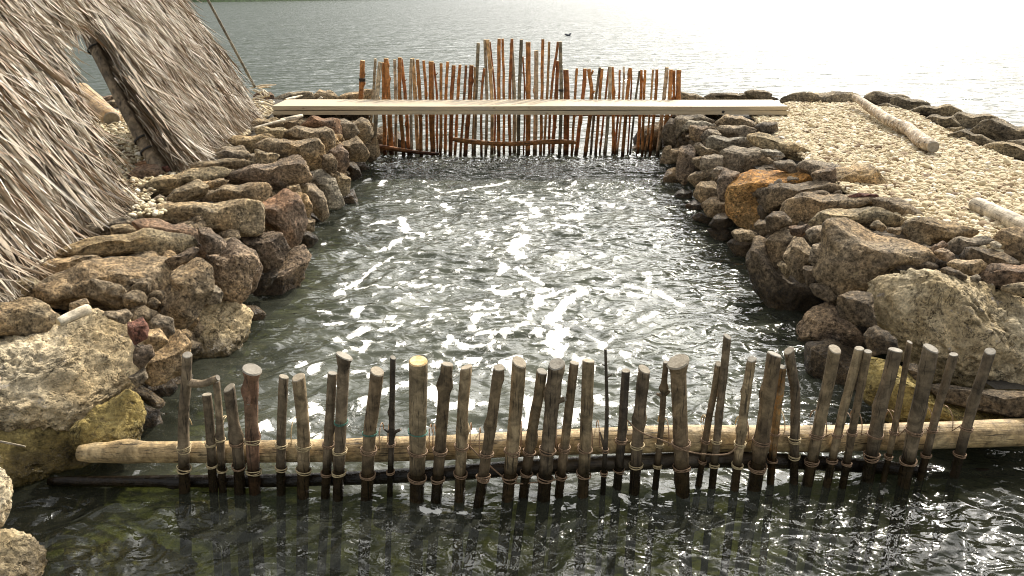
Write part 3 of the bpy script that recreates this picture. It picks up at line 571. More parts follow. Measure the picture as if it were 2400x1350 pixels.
for e in LEFT:
    rock(e[0], e[1], e[2], z=e[3], bf=e[4], group=GL, side='L')
RIGHT = [
 ([(1581,333),(1583,280),(1595,268),(1641,272),(1677,289),(1640,290),(1609,290),(1602,310)],'k',"dark boulder tucked under the plank at the gravel-side wall's far end",.76,.8),
 ([(1600,302),(1618,281),(1650,286),(1678,297),(1641,295),(1618,298),(1604,312)],'w',"pale ridged stone lying over dark ones near the plank",.8,.7),
 ([(1616,297),(1657,294),(1661,312),(1638,331),(1621,326)],'v',"round pitted stone below the pale ridged stone",None,.8),
 ([(1645,319),(1664,300),(1684,303),(1688,317),(1654,343)],'k',"rough dark stone between the pitted round stone and the flat streaked slab",None,.8),
 ([(1673,288),(1705,268),(1732,272),(1768,286),(1768,297),(1687,298)],'g',"low domed stone just in front of the plank on the gravel side",.78,.8),
 ([(1681,297),(1728,293),(1768,302),(1762,320),(1698,320)],'k',"mossy grey flat stone below the low domed stone",.78,.8),
 ([(1767,301),(1790,284),(1817,288),(1823,320),(1778,313)],'k',"grey block at the edge of the gravel near the plank end",.8,.8),
 ([(1652,350),(1661,321),(1687,318),(1753,326),(1776,339),(1698,361)],'w',"flat slab with white streaked top near the far end of the gravel-side wall",.76,.8),
 ([(1751,322),(1790,313),(1838,326),(1903,362),(1898,387),(1870,382),(1838,366),(1779,343)],'s',"broad flat brown slab bordering the gravel behind the layered white stone",.8,.8),
 ([(1690,358),(1721,341),(1767,344),(1800,362),(1821,384),(1813,393),(1744,405),(1710,412),(1692,380)],'k',"large purple grey pitted boulder above the orange boulder",.72,.9),
 ([(1681,426),(1696,388),(1729,406),(1712,464),(1688,470)],'v',"strongly pitted lump hanging beside the orange boulder",None,.8),
 ([(1783,352),(1818,349),(1839,366),(1818,375),(1795,365)],'w',"small pink and white layered stone on the wall top",.82,.7),
 ([(1816,380),(1847,371),(1869,392),(1861,407),(1820,392)],'k',"brown stone between the layered white stone and the orange boulder",.8,.8),
 ([(1866,393),(1884,379),(1925,376),(1975,392),(1960,426),(1900,413)],'k',"two toned grey stone behind the orange boulder",.8,.8),
 ([(1706,457),(1722,420),(1765,397),(1815,394),(1880,405),(1930,425),(1890,450),(1800,470),(1790,520),(1780,536),(1740,526),(1712,498)],'o',"large bright orange boulder in the gravel-side wall",.58,.9),
 ([(1783,472),(1790,445),(1850,428),(1910,424),(1965,438),(1978,456),(1900,462),(1840,474),(1828,492),(1800,498)],'d',"smooth dark grey boulder overlapping the orange boulder",.70,.9),
 ([(1835,507),(1845,472),(1900,452),(1960,455),(2050,464),(2060,482),(1960,494),(1920,505),(1900,522),(1860,526)],'g',"elongated brown boulder just in front of the smooth dark grey one",.74,.9),
 ([(1905,522),(1930,497),(2000,485),(2060,489),(2112,516),(2108,532),(2000,528),(1935,533),(1925,560),(1905,560)],'s',"long striped slab behind the biggest grooved boulder",.76,.9),
 ([(1914,630),(1936,580),(1933,533),(1947,520),(1995,519),(2042,533),(2113,554),(2173,587),(2212,638),(2184,648),(2100,648),(2052,672),(1964,708),(1938,686)],'g',"biggest grooved grey brown boulder of the gravel-side wall",.72,.9),
 ([(2109,541),(2128,518),(2192,508),(2250,528),(2290,543),(2256,560),(2218,567),(2173,578),(2130,570)],'h',"flat tan boulder half buried at the gravel edge",.8,.8),
 ([(2047,465),(2109,462),(2137,483),(2172,510),(2109,518),(2060,495)],'g',"brown triangular stone bordering the gravel behind the striped slab",.8,.8),
 ([(2219,576),(2237,559),(2303,553),(2331,566),(2270,580),(2251,598)],'k',"grey lens shaped stone beside the flat tan boulder",.8,.8),
 ([(2251,607),(2268,580),(2327,582),(2374,606),(2390,620),(2322,626),(2279,612)],'d',"dark smooth wedge stone behind the round brown stone",.8,.8),
 ([(2333,567),(2350,542),(2400,536),(2480,545),(2480,650),(2420,640),(2386,605),(2348,584)],'g',"brown boulder cut by the picture edge under the short pale log",.8,.8),
 ([(2191,591),(2213,580),(2235,597),(2226,613),(2200,605)],'v',"small round dark pitted stone sitting beside the grooved boulder",.8,1),
 ([(2223,619),(2244,608),(2294,610),(2309,621),(2284,646),(2240,640)],'g',"brown stone between the coral boulder and the dark wedge",.78,.8),
 ([(2290,637),(2327,622),(2400,619),(2470,625),(2470,668),(2400,670),(2346,672),(2300,653)],'n',"reddish speckled boulder above the tan coral boulder's far shoulder",.78,.8),
 ([(2340,674),(2400,664),(2480,675),(2480,700),(2420,697),(2388,690)],'h',"tan slab end cut by the picture edge beside the coral boulder",.76,.8),
 ([(2038,696),(2072,663),(2149,643),(2259,656),(2330,672),(2400,695),(2520,735),(2530,880),(2450,917),(2380,920),(2269,914),(2187,886),(2139,848),(2091,790),(2043,742)],'m',"huge tan coral boulder over the stakes at the gravel side",.52,.9),
 ([(2031,862),(2057,842),(2120,868),(2206,935),(2283,962),(2380,975),(2400,1005),(2332,1012),(2187,1002),(2081,987),(2038,934)],'y',"yellow brown coral rock beneath the huge tan coral boulder",.25,.8),
 ([(2180,893),(2259,911),(2400,921),(2480,930),(2470,980),(2332,968),(2216,940)],'d',"long black stone wedged under the huge tan coral boulder",.33,.8),
 ([(2123,853),(2149,853),(2162,890),(2140,892)],'d',"small black stone between the tan and the yellow coral rocks",.38,.7),
 ([(1968,697),(2009,681),(2043,687),(2046,740),(2054,766),(2004,756),(1970,736)],'d',"dark brown stone pinned under the grooved boulder beside the coral one",None,.8),
 ([(1872,770),(1911,716),(1946,702),(1975,738),(2035,808),(1994,815),(1922,810),(1880,800)],'v',"dark wrinkled boulder low in the gravel-side wall",None,.9),
 ([(2026,784),(2057,763),(2093,793),(2102,818),(2043,833)],'d',"charcoal stone behind the stake tops below the coral boulder",None,.8),
 ([(1883,800),(1960,803),(2040,828),(2065,900),(2045,965),(1965,935),(1895,870)],'d',"black wet rock at the waterline behind the leaning stakes",.1,.8),
 ([(1752,614),(1770,552),(1797,558),(1827,626),(1886,667),(1918,706),(1885,744),(1874,770),(1812,735),(1772,680)],'d',"big smooth dark boulder leaning into the water, crusted with barnacles",.22,.9),
 ([(1797,567),(1821,540),(1853,536),(1860,560),(1841,602),(1815,628)],'g',"brown boulder above the barnacled dark boulder",None,.8),
 ([(1839,602),(1859,555),(1886,557),(1902,587),(1893,626),(1884,662),(1856,640)],'g',"upright brown boulder next to the grey green oblong stone",None,.8),
 ([(1897,611),(1908,570),(1925,567),(1939,577),(1925,614),(1910,624)],'k',"pale grey green oblong stone standing against the grooved boulder",None,.9),
 ([(1883,626),(1915,624),(1909,665),(1890,668)],'d',"dark stone under the grey green oblong stone",None,.8),
 ([(1897,668),(1928,664),(1962,698),(1940,705),(1910,689)],'d',"reddish dark stone under the grooved boulder's low tip",None,.8),
 ([(1823,620),(1833,609),(1854,635),(1844,652)],'h',"thumb shaped tan chip caught on the barnacled boulder",None,.9),
 ([(1891,544),(1916,525),(1937,534),(1938,571),(1904,568)],'k',"round grey stone beside the grooved boulder's upper edge",None,.9),
 ([(1852,531),(1889,527),(1905,543),(1880,553),(1856,550)],'n',"reddish flat stone under the elongated brown boulder",None,.8),
 ([(1799,511),(1815,496),(1839,498),(1855,519),(1828,538),(1800,535)],'d',"round dark stone under the smooth dark grey boulder",None,.9),
 ([(1770,529),(1779,514),(1801,516),(1801,544),(1785,553)],'d',"small dark stone at the foot of the orange boulder",None,.8),
 ([(1712,544),(1738,533),(1774,549),(1762,568),(1726,562)],'g',"flattened oval cobble under the orange boulder",None,1),
 ([(1657,529),(1684,500),(1711,503),(1716,528),(1690,538)],'d',"low dark cobble near the water before the orange boulder",None,.8),
 ([(1659,538),(1702,533),(1715,552),(1706,578),(1679,569)],'d',"wet dark cobble at the water beside the flattened oval one",None,.8),
 ([(1707,571),(1726,560),(1768,573),(1757,610),(1726,600)],'d',"shiny black rock at the waterline under the oval cobble",.08,.8),
 ([(1624,507),(1646,498),(1665,507),(1656,529),(1634,520)],'d',"small black cobble at the waterline, nearer the far fence",.06,.8),
 ([(1626,457),(1641,428),(1675,421),(1688,457),(1664,481),(1641,471)],'g',"brown squarish boulder below the pitted lump",None,.8),
 ([(1644,480),(1680,457),(1709,470),(1700,499),(1664,507)],'g',"dull brown boulder low beside the orange boulder",None,.8),
 ([(1608,482),(1629,467),(1651,484),(1641,504),(1622,501)],'v',"dark pitted cobble near the waterline",None,.8),
 ([(1582,457),(1599,442),(1619,450),(1619,478),(1590,474)],'k',"wet glossy round cobble at the waterline",None,.9),
 ([(1555,431),(1564,395),(1584,391),(1597,430),(1583,452)],'g',"olive egg shaped stone at the waterline near the far fence",None,.8),
 ([(1585,411),(1596,342),(1618,329),(1633,338),(1628,369),(1619,411),(1604,432)],'v',"tall pitted stone standing upright in the far part of the wall",None,.8),
 ([(1548,380),(1559,340),(1573,340),(1571,382)],'g',"slim upright stone nearest the far fence on the gravel side",None,.8),
 ([(1571,384),(1574,349),(1596,341),(1591,380)],'g',"second slim upright stone from the far fence on the gravel side",None,.8),
 ([(1614,420),(1627,401),(1645,398),(1656,415),(1633,440)],'g',"olive grey stone under the rounded grey pair",None,.8),
 ([(1642,393),(1648,368),(1675,359),(1692,369),(1690,392),(1664,412)],'k',"rounded grey stone left under the streaked slab".replace(" left",""),None,.9),
 ([(1667,406),(1682,387),(1695,392),(1681,421)],'k',"small upright grey stone beside the pitted lump",None,.8),
 ([(1621,380),(1627,366),(1651,364),(1642,396)],'g',"square brown stone behind the tall pitted stone",None,.8),
 ([(1628,343),(1641,334),(1656,346),(1690,360),(1645,364)],'g',"wedge stone under the near end of the streaked slab",None,.8),
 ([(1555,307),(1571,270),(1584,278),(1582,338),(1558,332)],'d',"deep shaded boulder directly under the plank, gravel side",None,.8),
 ([(1944,431),(1960,395),(2000,377),(2040,390),(2062,415),(2082,440),(2040,453),(1990,451)],'h',"broad flat tan rock rising out of the gravel",.8,.8),
 ([(1903,410),(1933,387),(1955,395),(1961,420),(1945,434),(1915,426)],'v',"small dark brown pointed rock beside the flat tan rock",.84,.9),
 ([(1985,461),(2020,452),(2056,457),(2050,469),(2000,469)],'r',"thin red slate flake lying by the gravel",.82,.6),
 ([(2039,531),(2059,513),(2076,534),(2066,541)],'h',"little tan pyramid stone on the striped slab",.82,.9),
 ([(2074,536),(2111,532),(2107,549),(2085,546)],'g',"small flat stone next to the little pyramid stone",.8,.8),
 ([(2178,583),(2208,565),(2220,575),(2190,589)],'n',"small reddish chip between two flat boulders by the gravel",.8,.8),
 ([(2206,633),(2227,624),(2267,649),(2256,658),(2215,648)],'d',"dark crumbly stone at the rear edge of the coral boulder",.78,.8),
 ([(2322,570),(2335,566),(2346,573),(2342,581),(2326,580)],'c',"bright white pebble sitting on the boulders by the gravel",.86,.9),
 ([(2276,650),(2289,643),(2298,652),(2292,661),(2278,660)],'k',"small dark round pebble behind the coral boulder",.84,.9),
 ([(1486,325),(1505,300),(1535,285),(1560,280),(1562,350),(1535,362),(1500,356)],'d',"brown boulder seen through the far stakes on the gravel side",None,.8),
 ([(1480,345),(1500,330),(1520,345),(1515,366),(1485,366)],'g',"low stone behind the far stakes on the gravel side",.05,.8),
]
for k, e in enumerate(RIGHT):
    if k >= len(RIGHT) - 2: rock(e[0], e[1], e[2], Y=13.2, bf=e[4], group=GR, side='R')
    else: rock(e[0], e[1], e[2], z=e[3], bf=e[4], group=GR, side='R')
EDGE = [
 ([(1588,236),(1600,218),(1627,221),(1655,234),(1630,240)],'l',"low rock on the lake edge behind the plank, next to the last far stake",.7),
 ([(1652,236),(1677,218),(1710,221),(1750,216),(1833,236),(1733,240)],'l',"long rough rock on the lake edge behind the plank",.7),
 ([(1745,216),(1780,209),(1807,221),(1795,230),(1760,226)],'l',"rounded dark rock perched on the long rough one behind the plank",.8),
 ([(1836,235),(1867,221),(1933,216),(1993,221),(2022,240),(2010,249),(1937,246),(1853,247)],'l',"long low rock on the lake edge before the flaky log's top",.76),
 ([(2028,232),(2050,217),(2093,219),(2130,230),(2120,248),(2067,245)],'l',"flat dark rock just past the flaky log's top",.76),
 ([(2097,231),(2130,229),(2175,243),(2167,255),(2120,261),(2093,248)],'l',"ridged rock beyond the flat dark one along the lake",.76),
 ([(2058,247),(2083,244),(2122,257),(2093,260)],'l',"small slab inside the lake edge beside the flaky log",.76),
 ([(2131,264),(2167,250),(2217,246),(2252,263),(2227,275),(2170,272)],'l',"wide striped rock on the lake edge level with the flaky log's middle",.76),
 ([(2168,285),(2193,269),(2233,276),(2250,293),(2220,302)],'l',"dark mottled stone touching the gravel below the wide striped rock",.76),
 ([(2229,281),(2253,266),(2300,266),(2338,280),(2293,301),(2260,307)],'l',"dark double humped rock on the lake edge",.76),
 ([(2279,312),(2317,287),(2350,281),(2390,297),(2480,315),(2470,345),(2377,336),(2330,340)],'l',"large olive ridged boulder at the lake edge near the picture edge",.76),
 ([(2225,318),(2267,306),(2313,326),(2335,337),(2287,344),(2250,334)],'l',"low olive rock beside the large ridged boulder",.76),
 ([(2298,347),(2350,336),(2400,341),(2470,350),(2460,385),(2393,374),(2343,359)],'l',"flat brown rock below the large ridged boulder",.76),
 ([(2358,333),(2400,329),(2470,340),(2440,352),(2385,349)],'l',"thin pale slab lying between the ridged boulder and the flat brown rock",.8),
 ([(2216,301),(2253,299),(2271,307),(2233,308)],'l',"small tan sliver of rock at the lake edge",.78),
 ([(598,226),(612,214),(632,216),(645,236),(610,240)],'n',"tan rock behind the heap of pale sticks",.7),
 ([(645,233),(665,222),(695,215),(725,217),(732,233),(690,238)],'l',"dark flat rock at the lake behind the plank's hut end",.7),
 ([(733,230),(752,211),(770,212),(792,229),(770,236)],'g',"greenish humped rock with a pale cap behind the plank",.7),
 ([(790,234),(820,216),(845,211),(875,214),(885,235),(840,238)],'g',"broad tan rock behind the banded orange stake",.7),
 ([(190,240),(230,226),(262,228),(258,262),(210,262)],'n',"brown rock by the lake seen through the thatch opening",.7),
 ([(245,245),(290,228),(335,232),(345,262),(290,262)],'l',"lake edge rock beside the post, seen through the thatch opening",.7),
 ([(660,263),(690,262),(700,268),(670,271)],'k',"grey stone in the shade behind the white driftwood",.7),
]
for e in EDGE: rock(e[0], e[1], e[2], z=e[3], bf=.9, group=GE, cuts=4, grow=1.2)
for poly, typ, z, lab in [([(870,300),(900,290),(925,330),(920,372),(875,375)],'d',13.05,"dark boulder seen through the far stakes on the hut side"),([(905,320),(935,300),(955,335),(950,368),(915,372)],'d',13.3,"second dark boulder seen through the far stakes on the hut side")]:
    rock(poly, typ, lab, Y=z, bf=.8, group=GL)
# drowned stones seen through the clear water before the near fence
for poly, typ, lab in [([(150,1290),(330,1270),(450,1320),(420,1400),(180,1400)],'y',"drowned yellowish rock seen through the water beside the speckled corner rock"),
    ([(420,1180),(560,1175),(640,1220),(560,1270),(430,1250)],'y',"drowned olive rock under the water before the forked stake"),
    ([(900,1180),(1100,1185),(1150,1230),(1000,1260),(880,1230)],'s',"drowned green rock under the water below the bright topped stake"),
    ([(1500,1180),(1660,1180),(1700,1230),(1560,1250)],'s',"drowned green rock under the water below the thick splayed stake"),
    ([(560,850),(680,800),(740,850),(690,930),(590,960)],'y',"drowned brown rock under the ripples beside the tan angular rock")]:
    rock(poly, typ, lab, z=-.16, bf=.8, group="drowned stones")

# rubble packed between the big stones
def scatter(name, pts, sizes, mat, kind="stuff", sub=2, squash=(1, .8, .6), tone=None, label=None, cat=None):
    sv, sf = ICO[sub]; n = len(pts); nv = len(sv)
    V = np.repeat(sv[None], n, 0) * (1 + .0)
    V = V + .28 * perlin((V.reshape(-1, 3) * 1.3 + np.repeat(rng.uniform(0, 99, (n, 3)), nv, 0))).reshape(n, nv, 1) * V * 2
    V = V * (sizes[:, None, None] * (np.array(squash) * rng.uniform(.75, 1.25, (n, 3)))[:, None, :])
    a = rng.uniform(0, 6.28, n); b = rng.normal(0, .35, n); ca, sa, cb, sb = np.cos(a), np.sin(a), np.cos(b), np.sin(b)
    X = V[..., 0] * cb[:, None] - V[..., 2] * sb[:, None]; Zv = V[..., 0] * sb[:, None] + V[..., 2] * cb[:, None]
    X2 = X * ca[:, None] - V[..., 1] * sa[:, None]; Y2 = X * sa[:, None] + V[..., 1] * ca[:, None]
    V = np.stack([X2, Y2, Zv], -1) + pts[:, None, :]
    F = (sf[None] + (np.arange(n) * nv)[:, None, None]).reshape(-1, 3)
    me = mesh_np(name, V.reshape(-1, 3), F)
    if tone is not None: fattr(me, "tone", np.repeat(tone, nv))
    return tag(link(name, me, mat), label, cat, kind=kind)
def rub(n, X, Y0, Y1, z0, z1, jx):
    return np.stack([X + rng.uniform(-jx, jx, n), rng.uniform(Y0, Y1, n), rng.uniform(z0, z1, n)], 1)
pts = np.concatenate([rub(420, -2.31, 4.6, 13, -.1, .66, .07), rub(260, -2.75, 4.6, 13.0, .64, .70, .35), rub(120, -2.9, 3.9, 5, .3, .4, .3)])
scatter("rubble", pts, rng.uniform(.04, .12, len(pts)), RM['g'], sub=3)
pts = np.concatenate([rub(420, 2.52, 5.2, 13, -.1, .62, .07), rub(200, 2.85, 5.0, 13.0, .62, .68, .3)])
scatter("rubble", pts, rng.uniform(.04, .12, len(pts)), RM['d'], sub=3)

# the same stony ground carries on past the picture's sides
pts = np.stack([rng.uniform(2.9, 9, 900), rng.uniform(4.2, 9.5, 900), np.zeros(900)], 1); pts[:, 2] = np.where(pts[:, 1] < 5.1, .30, .68)
pts = pts[pts[:, 0] > .64 * pts[:, 1] + .55]; scatter("rubble", pts, rng.uniform(.08, .26, len(pts)), RM['g'], sub=3)
pts = np.stack([rng.uniform(-8, -2.9, 400), rng.uniform(2.3, 5.2, 400), np.full(400, .45)], 1); pts = pts[pts[:, 0] < -.64 * pts[:, 1] - .75]; scatter("rubble", pts, rng.uniform(.10, .28, len(pts)), RM['g'], sub=3)

# ------------------------------------------------------------------ gravel
def pts_in(polypx, z, n, extra=()):
    poly = np.array([onz(a, b, z)[:2] for a, b in polypx] + list(extra)); mn, mx = poly.min(0), poly.max(0); out_ = []
    p = rng.uniform(mn, mx, (n, 2)); c = np.zeros(n, bool)
    for i in range(len(poly)):
        a, b = poly[i], poly[i - 1]
        cond = ((a[1] > p[:, 1]) != (b[1] > p[:, 1])) & (p[:, 0] < (b[0] - a[0]) * (p[:, 1] - a[1]) / (b[1] - a[1] + 1e-12) + a[0]); c ^= cond
    return p[c], poly
def ground_sheet(name, poly, z):
    bm = bmesh.new(); vsx = [bm.verts.new((p[0], p[1], z)) for p in poly]; bm.faces.new(vsx); bmesh.ops.recalc_face_normals(bm, faces=bm.faces)
    me = bpy.data.meshes.new(name); bm.to_mesh(me); bm.free(); tag(link(name, me, GRAVEL_BED, smooth=False), kind="structure")
GZ = .735
RP = [(1755,268),(1850,243),(2010,245),(2130,262),(2200,300),(2290,345),(2420,395),(2560,520),(2520,610),(2330,590),(2120,520),(1990,455),(1900,390),(1835,330),(1790,300)]
p, poly = pts_in(RP, GZ, 90000); ground_sheet("gravel_bed", poly, GZ - .012)
def peb(p, name):
    dist = np.hypot(p[:, 1], p[:, 0]); n = len(p); tone = np.clip(rng.normal(.56, .26, n), 0, 1); tone[rng.random(n) < .05] = rng.uniform(0, .1)
    sz = np.clip(rng.lognormal(math.log(.0175), .38, n), .008, .05)
    P3 = np.stack([p[:, 0], p[:, 1], GZ + rng.uniform(-.008, .022, n) + .02 * perlin(np.stack([p[:, 0] * 2, p[:, 1] * 2, 0 * dist], 1))], 1)
    near = dist < 9.5
    for nm, s_, sub in ((name, near, 2), (name, ~near, 2)):
        if s_.sum(): scatter(nm, P3[s_], sz[s_], PEB, sub=sub, squash=(1.25, .9, .62), tone=tone[s_], label="loose cream coral gravel", cat="gravel")
keep = rng.random(len(p)) < np.clip(42000 / max(1, len(p)), 0, 1)
peb(p[keep], "gravel")
LP = [(60,262),(330,258),(640,236),(640,262),(560,330),(430,400),(330,470),(120,560),(-200,560),(-200,330)]
p, poly = pts_in(LP, GZ, 40000); ground_sheet("gravel_bed", poly, GZ - .012)
vis = (p[:, 0] > -6.5); p = p[vis]; peb(p[rng.random(len(p)) < min(1, 12000 / len(p))], "gravel")
# loose pale bits of coral and straw by the thatch's inner corner
p2 = np.array([onz(a, b, .80) for a, b in zip(rng.uniform(305, 385, 60), rng.uniform(462, 505, 60))]); scatter("gravel", p2, rng.uniform(.012, .03, 60), PEB, tone=rng.uniform(.5, 1, 60), label="few white coral bits at the thatch's inner corner", cat="gravel")

# ------------------------------------------------------------------ tubes: stakes, rails, logs
def spline(pts, n):
    pts = np.array(pts, float)
    if len(pts) == 2: t = np.linspace(0, 1, n)[:, None]; return pts[0] * (1 - t) + pts[1] * t
    s = np.concatenate([[0], np.cumsum(np.linalg.norm(np.diff(pts, axis=0), axis=1))]); t = np.linspace(0, s[-1], n)
    P = np.concatenate([[2 * pts[0] - pts[1]], pts, [2 * pts[-1] - pts[-2]]]); outp = []
    for q in t:
        i = min(max(np.searchsorted(s, q) - 1, 0), len(pts) - 2); u = (q - s[i]) / (s[i + 1] - s[i]); a, b, c, d = P[i], P[i + 1], P[i + 2], P[i + 3]
        outp.append(.5 * ((2 * b) + (c - a) * u + (2 * a - 5 * b + 4 * c - d) * u * u + (3 * b - a - 3 * c + d) * u ** 3))
    return np.array(outp)
def tube(path, rad, sides=14, rough=.06, seed=0, knots=(), z_ref=None, cap=True, ell=1.0):
    """returns verts, quads, tri-fan caps; radius noise and knot swellings [(t, angle, size)]"""
    path = np.asarray(path, float); n = len(path); T = np.gradient(path, axis=0); T /= np.linalg.norm(T, axis=1)[:, None]
    ref = np.array([0, 1, 0]) if abs(T[0][1]) < .8 else np.array([1, 0, 0]); U = np.cross(T, ref); U /= np.linalg.norm(U, axis=1)[:, None]; Vv = np.cross(T, U)
    ang = np.linspace(0, 2 * math.pi, sides, endpoint=False); rad = np.broadcast_to(np.asarray(rad, float), (n,))
    s = np.concatenate([[0], np.cumsum(np.linalg.norm(np.diff(path, axis=0), axis=1))]); L = s[-1]
    R = np.repeat(rad[:, None], sides, 1)
    q = np.stack([np.repeat(np.cos(ang)[None], n, 0) * 1.1 + seed, np.repeat(np.sin(ang)[None], n, 0) * 1.1, np.repeat((s / rad.mean() * .16)[:, None], sides, 1)], -1).reshape(-1, 3)
    R = R * (1 + rough * 1.6 * fbm(q, 3).reshape(n, sides))
    for (t, a, k) in knots:
        ds = (s - t * L) / (rad.mean() * 1.1); da = np.angle(np.exp(1j * (ang - a))); R = R + (rad.mean() * k) * np.exp(-ds[:, None] ** 2) * np.exp(-(da[None] / .55) ** 2) + rad.mean() * k * .22 * np.exp(-ds[:, None] ** 2)
    V = path[:, None] + R[..., None] * (np.cos(ang)[None, :, None] * U[:, None] + np.sin(ang)[None, :, None] * Vv[:, None] * ell)
    i = np.arange(n * sides).reshape(n, sides); j = np.roll(i, -1, 1); F = np.stack([i[:-1], i[1:], j[1:], j[:-1]], -1).reshape(-1, 4)
    return V.reshape(-1, 3), F, i
def build(name, parts, mats, origin, parent=None, twist=True):
    """parts: list of (V, F, ringidx, matindex, capmat0, capmat1) joined into one mesh, z axis of local frame along world z"""
    me = bpy.data.meshes.new(name); vs, fs, mi = [], [], []
    for (V, F, idx, m, c0, c1) in parts:
        o = len(vs); vs += [tuple(x) for x in (V - origin)]; fs += [tuple(int(a) + o for a in q) for q in F]; mi += [m] * len(F)
        if c0 is not None: fs.append(tuple(int(a) + o for a in idx[0])); mi.append(c0)
        if c1 is not None:
            rim = V[idx[-1]]; cen = rim.mean(0); o2 = len(vs); k = len(rim)       # bevelled, slightly uneven cut face
            inner = cen + (rim - cen) * .9 + (0 if len(idx) < 2 else 1) * (cen - V[idx[-2]].mean(0)) / (np.linalg.norm(cen - V[idx[-2]].mean(0)) + 1e-9) * .12 * np.linalg.norm(rim - cen, axis=1).mean()
            vs += [tuple(x) for x in (inner - origin)]
            for a in range(k): fs.append((int(idx[-1][a]) + o, o2 + a, o2 + (a + 1) % k, int(idx[-1][(a + 1) % k]) + o)); mi.append(c1)
            fs.append(tuple(o2 + a for a in range(k))); mi.append(c1)
    me.from_pydata(vs, [], fs); me.update()
    bm = bmesh.new(); bm.from_mesh(me); bmesh.ops.recalc_face_normals(bm, faces=bm.faces); bm.to_mesh(me); bm.free()
    me.polygons.foreach_set("material_index", np.array(mi, dtype=np.int32))
    o = link(name, me, mats, parent=parent); sm = np.array([m == 0 for m in mi], dtype=bool); me.polygons.foreach_set("use_smooth", sm)
    if parent is None: o.location = origin
    else: o.location = Vector(origin) - parent.location
    return o
def ring(cen, axis, r, cr, wraps, seed=0, tilt=.06, ecc=1.0):
    lr = np.random.default_rng(seed); out_ = []
    axis = np.array(axis, float); axis /= np.linalg.norm(axis); u = np.cross(axis, (0, 1, 0)); u /= np.linalg.norm(u); w = np.cross(axis, u)
    for k in range(wraps):
        a = np.linspace(0, 2 * math.pi, 25); rr = r * (1 + .03 * k); t1, t2 = lr.normal(0, tilt, 2)
        off = (k - (wraps - 1) / 2) * cr * 2.1
        path = cen + axis * off + rr * (np.cos(a)[:, None] * u + ecc * np.sin(a)[:, None] * w) + axis * (rr * (t1 * np.cos(a) + t2 * np.sin(a)))[:, None]
        V, F, i = tube(path, cr, 6, 0, 1); out_.append((V, F, i, 0, None, None))
    return out_

FRONT_Y = 3.47
